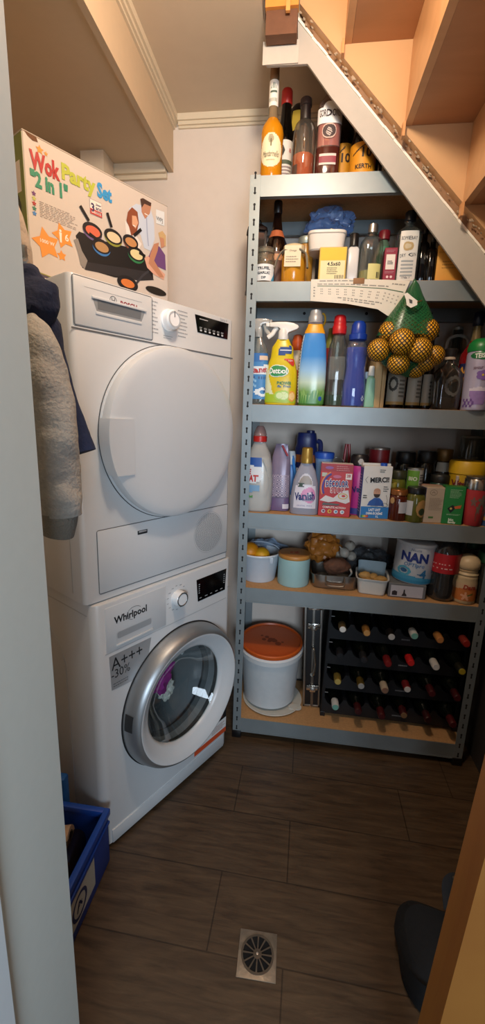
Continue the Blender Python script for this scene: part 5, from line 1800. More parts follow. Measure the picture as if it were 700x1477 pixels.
T, s, W, H = bottle('stain_spray', 'blue bottle with white head leaning behind the gold-capped bottle', 'spray bottle', (404, 427, 650, 738), 1.70, Z4, [(0, .95), (.02, 1), (.5, 1), (.7, .7), (.78, .5)], m('2f74c2', .35), [([(.77, .55), (.78, .6), (.9, .62), (1, .45)], m('d6dade', .4), 2)], d=.6, e=2.6)
obj('label', patch(s, -1, 1, .1*H, .4*H, .001, 10, 4, lambda u, v: v < u), m('c0d2e4', .4), T)
obj('trigger', tube(spline([(W*.1, -.012, H*.92), (W*.25, -.02, H*.7), (W*.42, -.02, H*.5)], 5), .006, 8), m('3a80cc', .35), T)
# dark blue bottle
T, s, W, H = bottle('cleaner_bottle', 'big dark blue can with orange band and white lettering at the back', 'bottle', (420, 452, 624, 738), 1.745, Z4, [(0, .95), (.02, 1), (.80, 1), (.84, .9), (.92, .9), (.96, .86), (1, .8)], m('1c2a66', .35), e=2.6)
lab(T, s, H, .62, .72, m('b5642a', .5), 1.4, .0012, 'label_band')
twrap(T, 'Brito', .034, s, .50*H, m('d6d8e0', .5), off=.002, bold=.04)
obj('fine_print', patch(s, -.7, .7, .36*H, .40*H, .0014, 14, 3, lambda u, v: int((u+1)*5.5) % 3 > 0 and abs(v) > .3), m('c4c8d6', .5), T)
obj('spout', loft([(H*.955, .018, .018, 2, .014, 0), (H*1.03, .016, .016, 2, .014, 0), (H*1.035, .010, .010, 2, .014, 0)], 20), m('1a2658', .35), T)
obj('grip', tube(spline([(W*.45, 0, H*.9), (W*.62, 0, H*.86), (W*.62, 0, H*.6), (W*.48, 0, H*.54)], 6), .010, 10), m('1c2a66', .35), T)
# gold-capped stain remover
T, s, W, H = bottle('stain_remover', 'grey translucent stain remover bottle with gold cap', 'bottle', (417, 459, 645, 740), Y-.01, Z4, [(0, .94), (.015, 1), (.25, .98), (.5, .84), (.66, .62), (.74, .42), (.78, .38)], clear('b3b3c2', .72, .25, .25), [([(.765, .34), (.77, .40), (.84, .42), (.85, .40), (.985, .36), (1, .28)], m('a8853c', .35, .5), 2)], d=.55, e=2.5, n=40)
obj('label', patch(s, -.75, .8, .10*H, .44*H, .0012, 20, 10, lambda u, v: abs(v) < .95), m('d9d4de', .4), T)
obj('label', patch(s, -.5, .5, .44*H, .62*H, .0012, 16, 12, lambda u, v: u*u*.9+((v+1)/2)**2 < 1), m('cfcbd4', .4), T)
obj('label_print', patch(s, -.42, .42, .46*H, .60*H, .0018, 14, 10, lambda u, v: u*u*.9+((v+1)/2)**2 < .9), m('9a9088', .4), T)
obj('label_print', patch(s, -.2, .75, .18*H, .42*H, .0016, 20, 16, lambda u, v: abs(u*u+v*v-.55) < .4), m('d68ab4', .4), T)
twrap(T, 'Vanish', .0255, s, .285*H, m('27296a', .4), a0=-.02, off=.0028, bold=.04, rot=.10, fit=(W*.62, .030))
obj('label_print', patch(s, -.1, .6, .215*H, .245*H, .0022, 10, 2), m('8a86a0', .4), T)
twrap(T, 'CRYSTAL WHITE', .0065, s, .14*H, m('6a6a9a', .4), off=.0022)
obj('ribbon_print', patch(s, -.5, -.05, .42*H, .48*H, .0022, 10, 4, lambda u, v: abs(v) > abs(u)*.4), m('3a4a3e', .5), T)
# blue scoop
X, W, H = place(448, 476, 652, 740, 1.70, Z4)
T = thing('measuring_cup', 'light blue plastic measuring cup with flared blue rim behind the red box', 'cup', (X, 1.70, Z4))
obj('cup', lathe([(W*.30, 0), (W*.33, .003), (W*.34, H*.5), (W*.42, H*.8), (W*.5, H*.97), (W*.48, H*.97), (W*.38, H*.75)], 32, True, False), m('7fa6d6', .35), T)
obj('rim', lathe([(W*.49, H*.9), (W*.52, H*.97), (W*.50, H), (W*.47, H*.97)], 32, False, False), m('2a5ac0', .35), T)
# pliers
X, W, H = place(487, 500, 640, 740, 1.755, Z4)
T = thing('pliers', 'pair of red-handled pliers standing upright behind the red box', 'pliers', (X, 1.755, Z4))
for sx in (-1, 1):
    tp = spline([(sx*.004, 0, H*.40), (sx*.010, 0, H*.55), (sx*.009, 0, H*.8), (sx*.005, 0, H)], 5)
    obj('handle', tube(tp, .0055, 10), m('a8242a', .35), T)
obj('jaws', rbox(-.010, .010, -.005, .005, 0, H*.42, .003), m('6a6c70', .35, .9), T)
o = tag(obj('wire_coil', tube([(.028*math.cos(i*.35), .008*math.sin(i*.9), .028*math.sin(i*.35)+.0282) for i in range(40)], .0012, 6), m('9a9c9a', .4, .6), loc=(at(486, 665, Y=1.75).x, 1.72, at(486, 668, Y=1.75).z-.029)), 'thin coil of pale wire lying behind the red box', 'wire')
bz = o.location.z
X = o.location.x
o = tag(obj('storage_tin', lathe([(.026, 0), (.028, .003), (.028, bz-Z4-.004), (.026, bz-Z4-.0005)], 28), m('5a5f66', .5), loc=(X, 1.72, Z4)), 'grey tin hidden behind the red box, under the wire coil', 'tin')
# colour catcher box
T, W, H = carton('laundry_sheet_box', 'red box of colour catcher sheets with white swoosh on the fourth shelf', 'box', (458, 504, 669, 747), 1.592, Z4, .055, m('b81f24', .45), -.04, m('9a1a20', .45), m('d8cfc8', .5))
fp(T, 'top_panel', -W/2+.001, W/2-.001, H*.86, H-.001, m('a01c24', .45))
art(T, 'fine_print', fine(-W*.02, W*.45, H*.87, H*.98, 3, -.0014, .3, 11), m('c98a8a', .5))
art(T, 'brand_print', poly(circ(-W*.24, H*.925, W*.13, H*.028, 20), -.0014), m('8a5a9a', .5))
wv = [(-W*.48, H*.30), (-W*.30, H*.40), (-W*.05, H*.36), (W*.2, H*.50), (W*.40, H*.52), (W*.47, H*.30), (W*.35, H*.26), (W*.05, H*.30), (-W*.2, H*.27)]
art(T, 'cloth_print', poly(wv, -.0014), m('d9d4d4', .5))
for k, (hx, w0) in enumerate((('e2b23c', .0), ('c9466a', .02), ('5a3a8c', .04), ('2a3a8a', .06))):
    arc = [(W*(-.02+(.44-w0)*math.cos(t)), H*(.56+(.30-w0*.6)*math.sin(t))) for t in [PI*.62+i*.12 for i in range(15)]]
    art(T, 'rainbow_print', line2(arc, .0045, -.0018-.0002*k), m(hx, .5))
tflat(T, 'DÉCOLOR', .0275, W*.03, H*.645, -.0036, m('26307c', .5), bold=.035, rot=.03, fit=(W*.70, H*.145))
g = text_geo('DÉCOLOR', .0275, bold=.085, fit=(W*.74, H*.17))
obj('lettering', g.xf(T3(W*.03, -.0030, H*.645) @ RY(-.03)), m('e6dede', .5), T, smooth=False)
tflat(T, 'STOP', .0275, W*.06, H*.515, -.0036, m('b01f28', .5), bold=.035, rot=.03, fit=(W*.42, H*.105))
g = text_geo('STOP', .0275, bold=.085, fit=(W*.46, H*.13))
obj('lettering', g.xf(T3(W*.06, -.0030, H*.515) @ RY(-.03)), m('e6dede', .5), T, smooth=False)
art(T, 'swirl_print', outline(circ(W*.24, H*.40, W*.14, H*.05, 28), .003, -.0020), m('c9a83c', .5))
art(T, 'swirl_print', poly(circ(W*.26, H*.405, W*.06, H*.022, 20), -.0022), m('c23a2c', .5))
art(T, 'grey_ribbon', poly([(-W*.40, H*.21), (W*.12, H*.22), (W*.16, H*.25), (-W*.36, H*.26)], -.0022), m('5a5c5a', .5))
tflat(T, 'COMPLETE ACTION+', .0095, 0, H*.175, -.0018, m('ecdcd8', .5), bold=.03, fit=(W*.74, H*.04))
for k, hx in enumerate(('c8c0c8', 'd9b23c', 'cfd6dc', 'dfe4e8')):
    x = -W*.34+k*W*.2
    art(T, 'icon_print', poly(circ(x, H*.095, W*.065, n=20), -.0014), m(hx, .5))
    art(T, 'icon_print', poly(circ(x+.001, H*.097, W*.035, n=14), -.0018), m(('6a3a5a', 'a8302c', '5a82b0', '8aa0c0')[k], .5))
fp(T, 'count_badge', W*.28, W*.47, H*.72, H*.83, m('e4dcd8', .5), -.0018)
tflat(T, '28', .014, W*.37, H*.785, -.0024, m('a8242c', .5), bold=.03)
fp(T, 'eco_badge', -W*.46, -W*.30, H*.76, H*.83, m('b9c0b0', .5), -.0018)
art(T, 'brand_print', poly(circ(W*.02, H*.765, W*.13, H*.03, 20), -.0018), m('c06a8c', .5))
# pink bottle
T, s, W, H = bottle('stain_remover', 'magenta stain remover tub with black cap between red box and milk', 'bottle', (497, 527, 655, 742), 1.675, Z4, [(0, .95), (.02, 1), (.7, 1), (.78, .9), (.82, .8)], m('c0368c', .35), [([(.82, .82), (.83, .88), (.96, .86), (1, .7)], m('1c1618', .4), 2)])
obj('label', patch(s, -1.2, 1.2, .02*H, .12*H, .001, 14, 3), m('3a3a8a', .5), T)
twrap(T, 'Vanish', .030, s, .45*H, m('2a2468', .5), a0=.25, off=.002, bold=.04, sx=.85, rot=.2)
obj('cap_mark', patch([(0, W*.44, W*.44), (H, W*.44, W*.44)], -.3, .3, .85*H, .94*H, .002, 8, 6, lambda u, v: u*u+v*v < 1), m('b9b4b0', .5), T)
# red tin
T, s, W, H = bottle('tomato_tin', 'red tin standing at the back behind the milk carton', 'tin', (524, 553, 645, 742), 1.765, Z4, [(0, 1), (.97, 1)], m('8e1f26', .4, var=.15), [([(.97, 1.02), (.985, 1.03), (1, 1.0)], m('9a9088', .35, .8), 2)], capn='rim')
obj('label', patch(s, -1.3, 1.3, .5*H, .6*H, .001, 16, 2), m('a86a6a', .5), T)
# milk carton
T, W, H = carton('milk_carton', 'white and blue carton of milk with a bearded man printed on its front', 'carton', (518, 560, 672, 748), 1.598, Z4, .062, m('dcdad6', .45), .10)
obj('side_print', box(-W/2-.0006, -W/2, .001, .061, .001, H*.96), m('2a62ac', .45), T, smooth=False)
art(T, 'side_print', G().add(fine(.006, .055, H*.1, H*.85, 14, 0, .35, 3).xf(RZ(-PI/2)), T3(-W/2-.0012, .062, 0)), m('c4d4e8', .5))
fp(T, 'blue_panel', -W/2+.001, W/2-.001, .001, H*.23, m('2a78bc', .45))
obj('top_fold', box(-W/2, W/2, .027, .033, H, H+.008), m('d2d0cc', .45), T, smooth=False)
obj('screw_cap', lathe([(.0125, 0), (.0125, .009), (.011, .0105)], 24).xf(T3(W*.22, .016, H)), m('2050b4', .35), T)
tflat(T, 'MERCI!', .0265, W*.08, H*.745, -.0014, m('1c1a1c', .6), bold=.04, rot=.06, fit=(W*.66, H*.10))
tflat(T, 'LAIT UHT', .0145, 0, H*.17, -.0016, m('e8eef4', .5), bold=.04, fit=(W*.42, H*.055))
tflat(T, 'DEMI-ÉCRÉMÉ', .0125, 0, H*.105, -.0016, m('e8eef4', .5), bold=.04, fit=(W*.58, H*.055))
tflat(T, '1L', .012, W*.1, H*.04, -.0016, m('e8eef4', .5), bold=.02)
nsx = -W*.47
for k, hx in enumerate(('2f7a44', '8fb84a', 'd9b23c', 'd67a34', 'b83a2c')):
    fp(T, 'score_print', nsx+k*.0055, nsx+k*.0055+.0052, H*.02, H*.065, m(hx, .5), -.0014)
# man
art(T, 'man_print', poly([(-W*.28, H*.25), (-W*.22, H*.33), (-W*.05, H*.40), (W*.14, H*.40), (W*.26, H*.34), (W*.32, H*.25)], -.0012), m('2c5aa6', .5))
art(T, 'man_print', poly([(-W*.02, H*.25), (W*.02, H*.38), (W*.1, H*.38), (W*.2, H*.25)], -.0014), m('27509a', .5))
art(T, 'man_print', poly(circ(W*.03, H*.50, W*.125, H*.085, 22), -.0016), m('c99a80', .5))
art(T, 'man_print', poly(circ(W*.03, H*.475, W*.115, H*.07, 22, PI*1.0, PI*2), -.0020), m('3a2a24', .5))
art(T, 'man_print', poly(circ(W*.03, H*.53, W*.12, H*.055, 22, 0, PI), -.0018), m('b98a70', .5))
art(T, 'man_print', line2([(-W*.02, H*.512), (W*.01, H*.514)], .0012, -.0024).add(line2([(W*.05, H*.514), (W*.08, H*.512)], .0012, -.0024)), INK)
art(T, 'scribbles', fine(W*.24, W*.44, H*.52, H*.64, 3, -.0014, .35, 2).add(line2([(W*.36, H*.46), (W*.42, H*.36), (W*.40, H*.26)], .0012, -.0014)).add(line2([(-W*.34, H*.80), (-W*.42, H*.74), (-W*.34, H*.68)], .0012, -.0014)).add(fine(W*.06, W*.26, H*.88, H*.95, 2, -.0014, .35, 5)).add(fine(-W*.15, W*.18, H*.235, H*.25, 1, -.0014, .5, 6)).add(fine(-W*.45, -W*.3, H*.38, H*.46, 2, -.0014, .5, 8)), INK)
art(T, 'arch_print', outline(circ(W*.34, H*.27, W*.11, H*.035, 16), .0012, -.0018), INK)

# jars in the middle
JR = [(0, .94), (.03, 1), (.70, 1), (.79, .9), (.82, .82)]


def jar(label, px, Y, cont, lidm, labels=(), name='preserve_jar', group=None, lid=(.82, .90)):
    T, s, W, H = bottle(name, label, 'jar', px, Y, Z4, JR, cont, [([(lid[0], lid[1]), (lid[0]+.01, lid[1]+.04), (.98, lid[1]+.04), (1, lid[1]-.02)], lidm, 2)], capn='lid', group=group)
    for z0, z1, a0, a1, mt in labels:
        lab(T, s, H, z0, z1, mt, a1, .0012, 'label', None, a0)
    return T, s, W, H


T, s, W, H = jar('brown preserve jar with amber lid and white label in the front row', (558, 585, 705, 751), 1.612, m('4e1d10', .12, var=.2), m('8a5428', .3, .5), [(.26, .62, -.1, 1.3, m('b4b4b8', .5))])
obj('cap_seal', patch(s, -1.1, -.6, .55*H, .75*H, .002, 10, 10, lambda u, v: u*u+v*v < 1), m('b08a5a', .5), T)
T, s, W, H = jar('green pesto jar with black lid and round gold label in the front row', (581, 610, 702, 755), 1.606, m('5a5a22', .15, var=.25), m('141417', .35, .3), [(.20, .62, -1.3, -.45, m('b9bcc0', .5))])
obj('label', patch(s, -.1, 1.1, .16*H, .66*H, .0014, 20, 20, lambda u, v: u*u+v*v < 1), m('a8804a', .5), T)
obj('label_print', patch(s, .15, .85, .22*H, .42*H, .002, 14, 10, lambda u, v: u*u+v*v < 1), m('2c3a22', .5), T)
T, s, W, H = jar('pickle jar lying behind the milk with green contents', (556, 580, 678, 745), 1.70, m('6a6a26', .2, var=.25), m('3a3a24', .4))
T, s, W, H = jar('jar with red and yellow label between milk carton and brown preserve', (549, 568, 695, 748), 1.66, m('6a4a2a', .3), m('a89a3c', .5), [(.1, .5, -1.2, 1.2, m('a8302c', .5)), (.3, .45, -1.1, 1.1, m('3a5a9a', .5))])
T, s, W, H = jar('dark pickle jar with black lid behind the green pickles', (561, 590, 651, 745), 1.775, m('15130f', .15), m('121214', .4), [(.4, .6, -.8, .8, m('2a2a22', .5))])
twrap(T, 'Luna', .02, s, .62*H, m('8a8a72', .5), off=.003, shear=.3)
T, s, W, H = jar('dark olive jar with black lid beside the amber jar at the back', (591, 619, 650, 745), 1.78, m('1c1510', .15), m('161416', .4))
T, s, W, H = jar('amber jar with brown lid and white label high at the back', (617, 642, 647, 745), 1.79, m('3a2a1a', .2), m('7c5a2c', .35, .4), [(.66, .80, -1.1, 1.1, m('b4b4ae', .5)), (.35, .62, -1.2, 1.2, m('4e7a6a', .5))])
T, s, W, H = bottle('corn_tin', 'tin with green and white label behind the pesto jar', 'tin', (580, 603, 674, 748), 1.70, Z4, [(0, 1), (.97, 1)], m('b4b4b0', .4), [([(.97, 1.02), (.985, 1.03), (1, 1.0)], m('a8a8a4', .3, .8), 2)], capn='rim')
obj('label', patch(s, -1.4, .25, .3*H, .95*H, .001, 14, 6), m('6aa03c', .5), T)
twrap(T, 'BIO', .02, s, .78*H, m('e2e8d8', .5), a0=-.5, off=.002, bold=.03)
obj('picture_print', patch(s, -1.2, .1, .08*H, .34*H, .0014, 16, 12, lambda u, v: u*u+v*v < 1), m('b58a5a', .5), T)
obj('fine_print', patch(s, .35, 1.1, .3*H, .9*H, .0014, 6, 24, lambda u, v: int((v+1)*11) % 2 == 0), m('5a5a5a', .5), T)
T, s, W, H = jar('teal-labelled jar standing behind the pale carton', (613, 642, 684, 748), 1.715, m('2a4a40', .3), m('20201e', .4), [(.2, .7, -1.3, 1.3, m('4a7a6c', .5))])
T, W, H = carton('pasta_box', 'small flat pinkish box lying behind the pale carton', 'box', (604, 634, 700, 748), 1.655, Z4, .04, m('b8907e', .5), 0, m('a87a6c', .5))
fp(T, 'front_print', -W*.2, W*.4, H*.75, H*.95, m('a84a3c', .5))
T, W, H = carton('tea_box', 'pale beige carton with fine print in the front row', 'box', (609, 640, 703, 757), 1.588, Z4, .05, m('b9a894', .5), .12, m('6a6a8a', .5))
art(T, 'fine_print', fine(-W*.32, W*.35, H*.36, H*.72, 9, -.0008, .3, 13), m('8a7a6a', .5))
art(T, 'emblem', outline(circ(-W*.16, H*.86, W*.17, H*.075, 20), .0012, -.0008).add(line2([(-W*.24, H*.84), (-W*.16, H*.88), (-W*.08, H*.84)], .0016, -.0008)), m('6a5e54', .5))
fp(T, 'green_mark', -W*.28, -W*.04, H*.13, H*.18, m('4a7a3c', .5))
T, W, H = carton('chocolate_box', 'bright green carton with white print beside the red tumbler', 'box', (636, 665, 702, 759), 1.583, Z4, .05, m('1f7a36', .45), -.08, m('17602a', .45))
art(T, 'fine_print', fine(-W*.25, W*.35, H*.70, H*.94, 7, -.0008, .3, 15), m('a8c8a4', .5))
art(T, 'picture_print', poly([(-W*.3, H*.42), (-W*.05, H*.52), (W*.12, H*.46), (W*.02, H*.38), (-W*.12, H*.30)], -.0008), m('1a1a18', .5))
art(T, 'picture_print', poly([(W*.02, H*.48), (W*.38, H*.53), (W*.34, H*.44), (W*.08, H*.42)], -.0012), m('c8602c', .5))
art(T, 'picture_print', poly(circ(-W*.12, H*.42, W*.06, n=12), -.0012), m('c9b25a', .5))
art(T, 'fine_print', fine(-W*.3, W*.4, H*.24, H*.28, 2, -.0008, .4, 17), m('b4d0b0', .5))
tflat(T, 'bio', .014, -W*.05, H*.12, -.0012, m('dcead8', .5), bold=.04)
tflat(T, 'family', .011, 0, H*.05, -.0012, m('dcead8', .5), bold=.04)
X, W, H = place(650, 664, 685, 757, 1.645, Z4)
T, W, H = carton('stock_cube_box', 'slim white box with dark red print behind the green carton', 'box', (650, 664, 686, 752), 1.655, Z4, .03, m('c2b4aa', .5))
art(T, 'print', poly(rrect(-W*.3, W*.3, H*.86, H*.94, .003), -.0008).add(poly(circ(0, H*.79, W*.2, H*.022), -.0008)), m('6e1c28', .5))
T, s, W, H = bottle('cocoa_tub', 'round yellow tub with yellow lid behind the slim white box', 'tub', (640, 690, 664, 745), 1.70, Z4, [(0, .92), (.02, .95), (.78, 1)], m('c29a1c', .4, var=.06), [([(.78, 1.02), (.79, 1.06), (.98, 1.06), (1, 1.0)], m('cfa41f', .4), 2)], capn='lid')
twrap(T, 'Vita', .035, s, .62*H, m('6e1c20', .5), a0=-.75, off=.003, bold=.04)
obj('label', patch(s, .1, 1.1, .58*H, .72*H, .0014, 12, 3), m('6a8ab0', .5), T)
T, s, W, H = bottle('pasta_canister', 'tall clear canister of pale pasta rising at the back', 'canister', (650, 684, 628, 742), 1.815, Z4, [(0, .95), (.02, 1), (.97, 1), (1, .94)], clear('c0bdae', .1), liq=(.02, .72, m('a89472', .8, var=.3, bump=.8, sc=120)))
obj('rim', lathe([(W*.49, H*.97), (W*.52, H*.98), (W*.5, H)], 28, False, False), clear('c0bdae', .4), T)
# red tumbler
T, s, W, H = bottle('tumbler', 'red drinking tumbler with grey flower print and silver lid', 'tumbler', (661, 698, 686, 760), 1.602, Z4, [(0, .66), (.02, .72), (.3, .82), (.74, .98)], m('b4383c', .4, var=.05), [([(.74, .99), (.75, 1.0), (.94, 1.0), (.955, .94)], m('b8b4ae', .15, .95), 2)], capn='lid', n=36)
obj('lid_top', loft(S(W, H, [(.955, .9), (.965, .92), (.99, .88), (1, .7)]), 28), m('3a3634', .3), T)
for a0, zf, ra, rz_ in ((-.45, .5, .3, .10), (.25, .52, .42, .13), (.0, .36, .2, .12), (.55, .4, .18, .10)):
    obj('flower_print', patch(s, a0-ra, a0+ra, (zf-rz_)*H, (zf+rz_)*H, .0012, 22, 22, lambda u, v: u*u+v*v < (.55+.4*math.sin(5*math.atan2(v, u)))**1), m('7a6058' if a0 < 0 else '6f6a60', .5), T)
obj('stem_print', patch(s, -.25, .05, .10*H, .38*H, .0014, 16, 16, lambda u, v: abs(u-.5*v*v+.3) < .16 or abs(u+.6*v-.1) < .1), m('6a5048', .5), T)
obj('stem_print', patch(s, .3, .7, .08*H, .36*H, .0014, 16, 16, lambda u, v: abs(u-.5*v) < .16), m('6a5048', .5), T)
T, s, W, H = bottle('oil_bottle', 'dark green bottle at the back end of the fourth shelf', 'bottle', (684, 722, 630, 755), 1.72, Z4, [(0, .95), (.02, 1), (.5, 1), (.68, .7), (.78, .4), (1, .36)], clear('3a6a56', .4), [([(.86, .4), (.87, .46), (1, .44)], m('1c5a3a', .4), 2)])
T, s, W, H = bottle('jam_jar', 'jar with blue and white label last in the front row', 'jar', (690, 714, 702, 762), 1.605, Z4, JR, m('3a5a8a', .4), [([(.82, .88), (.83, .94), (.98, .94), (1, .8)], m('2a4a7a', .4), 2)], capn='lid')
lab(T, s, H, .15, .7, m('8a9aa8', .5), 1.3)
obj('label_print', patch(s, -1.3, 1.3, .15*H, .35*H, .0014, 16, 6, lambda u, v: v < .4*math.sin(u*5)), m('b08a4a', .5), T)
# ======== fifth shelf
def place5(xl, xr, yt, yb, Y):
    return place(xl, xr, yt, yb, Y, Z5)


# white bucket with fruit
X, W, H = place5(343, 402, 800, 843, 1.70)
H = .118
T = thing('enamel_bucket', 'small white bucket with wire handle holding yellow fruit', 'bucket', (X, 1.70, Z5))
R = W/2
obj('bucket', lathe([(R*.78, 0), (R*.80, .003), (R*.97, H-.006), (R*1.0, H-.002), (R*1.0, H), (R*.965, H), (R*.93, H-.01), (R*.77, .006), (.001, .005)], 48, True, True), m('c9d2dc', .35), T)
obj('rim', lathe([(R*1.01, H-.006), (R*1.025, H-.002), (R*1.01, H+.002), (R*.97, H+.002)], 48, False, False), m('d4dce4', .3), T)
obj('ear', rbox(R*.55, R*.72, -R*.86, -R*.78, H-.03, H-.002, .002), m('b9c4d0', .4), T)
hp = [(R*1.0*math.cos(t), -R*.2*math.sin(t)+R*.1, H+.005+R*.55*math.sin(t)) for t in [PI*i/14 for i in range(15)]]
hp = [(R*math.cos(t)*.99, .018+.02*math.sin(t), H-.008+.036*math.sin(t)) for t in [PI*i/20 for i in range(21)]]
obj('handle', tube(hp, .0025, 8), m('b4c2d2', .35, .3), T)
for i, (px_, py_, r, lb) in enumerate(((354, 804, .036, 'round orange against the rim of the white bucket'), (371, 811, .033, 'yellow lemon lying deeper in the white bucket'), (352, 797, .03, 'yellow fruit at the rack post side of the bucket'))):
    q = at(px_, py_, Y=1.70+.01*i)
    if i == 2:
        q = Vector((X-R*.50, 1.735, Z5+H-.008))
        r = .030
    elif i == 0:
        q = Vector((X-R*.42, 1.672, Z5+H+.002))
        r = .040
    else:
        q = Vector((X+R*.12, 1.668, Z5+H-.012))
        r = .037
    g = loft([(-r*math.cos(PI*k/14)*1.0, max(.0006, r*.96*math.sin(PI*k/14)), max(.0006, r*.96*math.sin(PI*k/14))) for k in range(15)], 24)
    o = obj('orange' if i == 0 else 'lemon', g, m('d98a12' if i == 0 else 'd9a01c', .45, bump=.25, sc=160), loc=tuple(q))
    o.rotation_euler = (.4, .5*i, i)
    tag(o, lb, 'fruit', 'fruit in the white bucket')
# pale blue folded bag behind
q = at(385, 782, Y=1.83)
o = obj('cloth_bag', blob(.10, 1.05, .4, .62, .3, 2.2, 11, 4, -.058), m('8c9fb8', .8, bump=.4, sc=60, var=.12), loc=(q.x, 1.815, Z5+.075))
tag(o, 'pale blue folded cloth bag lying behind the white bucket', 'bag')
o = tag(obj('bowl', lathe([(.04, 0), (.043, .003), (.075, .05), (.08, .052), (.073, .05), (.04, .008)], 36), m('9aa8b8', .4), loc=(at(416, 800, Y=1.80).x+.02, 1.81, Z5)), 'pale blue-grey bowl at the back between bucket and mint canister', 'bowl')
# mint canister with wooden lid
X, W, H = place5(399, 445, 802, 849, 1.658)
H = .128
T = thing('canister', 'mint green canister with flat wooden lid on the fifth shelf', 'canister', (X, 1.672, Z5))
R = W/2*1.0
obj('body', lathe([(R*.96, 0), (R, .006), (R, H-.016), (R*.97, H-.014)], 48), m('9cc0c0', .4, var=.03), T)
obj('lid', lathe([(R*1.0, H-.014), (R*1.02, H-.011), (R*1.02, H-.002), (R*.98, H+.002)], 48), grain('a8702f', 'bd8440', .45, (2, 12, 2), .03), T)
g = G()
rdx = random.Random(4)
for i in range(14):
    a, b_ = rdx.uniform(-.018, .018), rdx.uniform(-.010, .010)
    g.add(box(a-.004, a+.004, b_-.0015, b_+.0015, H+.002, H+.0026), RZ(rdx.uniform(-.8, .8)))
obj('lid_print', g, m('a83a24', .6), T, smooth=False)
# roasting tin
X, W, H = place5(446, 513, 822, 849, 1.70)
T = thing('roasting_tin', 'shiny steel roasting tin with wire handle on the fifth shelf', 'roasting tin', (X, 1.715, Z5))
hw, hd, ht = W/2, .095, .058
steel = m('a39a90', .22, .95, var=.08)
secs = [(0, hw*.90, hd*.88, 7), (.004, hw*.93, hd*.92, 7), (ht, hw*.98, hd*.98, 7), (ht+.001, hw*1.03, hd*1.04, 7), (ht+.003, hw*1.03, hd*1.04, 7), (ht+.001, hw*.97, hd*.97, 7), (.006, hw*.91, hd*.9, 7)]
obj('tin', loft(secs, 56, True, True), steel, T)
obj('handle', tube(spline([(-hw*.38, -hd*1.0, ht-.002), (-hw*.38, -hd*1.08, ht-.022), (-hw*.30, -hd*1.12, ht-.036), (hw*.30, -hd*1.12, ht-.036), (hw*.38, -hd*1.08, ht-.022), (hw*.38, -hd*1.0, ht-.002)], 6), .0032, 8), steel, T)
TX = X
zt = Z5+.0075
q = at(466, 790, Y=1.75)
o = obj('orange_bag', blob(.078, .92, .72, .86, .32, 2.3, 21, 4, -.062), m('b4702c', .35, bump=.5, sc=30, var=.2), loc=(q.x, 1.765, zt+.063))
o.location.z = max(o.location.z, q.z-.0)
tag(o, 'orange crinkled bag of onions standing in the roasting tin', 'bag')
q = at(486, 818, Y=1.655)
g = blob(.036, 1.55, .85, .95, .18, 1.6, 31, 4)
o = obj('sweet_potato', g, m('5c3a28', .8, bump=.5, sc=60, var=.25), loc=(q.x, 1.668, q.z))
o.rotation_euler = (0, -.05, .1)
tag(o, 'brown knobbly sweet potato lying on the edge of the roasting tin', 'sweet potato')
for i, (x, y, r, dy, lb) in enumerate(((497, 797, .022, 1.71, 'white onion at the front of the net beside the orange bag'), (505, 787, .023, 1.75, 'topmost white onion beside the orange bag'), (489, 800, .020, 1.74, 'white onion nearest the orange bag'), (507, 802, .021, 1.745, 'white onion on the tin rim beside the clear bag'))):
    q = at(x, y, Y=dy)
    g = lathe([(.002, -r*.9), (r*.5, -r*.85), (r*.9, -r*.4), (r, 0), (r*.85, r*.45), (r*.45, r*.85), (r*.15, r*1.1), (r*.08, r*1.5)], 24)
    o = obj('onion', g, m('b3aca0', .5, var=.12), loc=tuple(q))
    o.rotation_euler = (.5*i, -.7, i)
    tag(o, lb, 'onion', 'white onions by the orange bag')
q = at(505, 826, Y=1.645)
o = obj('price_tag', tube(spline([(0, 0, .016), (.006, -.004, 0), (-.004, -.006, -.018)], 5), [(.008, .001)]*11, 8), m('b4b0a6', .6), loc=tuple(q))
tag(o, 'curled white paper tag hanging over the roasting tin edge', 'paper tag')
q = at(535, 785, Y=1.80)
o = obj('clear_bag', blob(.085, 1.15, .55, .72, .35, 2.4, 41, 4, -.06), clear('8a9098', .18, .12, .45, bump=1.0, sc=70), loc=(q.x, 1.82, Z5+.08))
tag(o, 'crumpled clear plastic bag at the back behind the potato tub', 'plastic bag')
o.location.z = Z5+.064
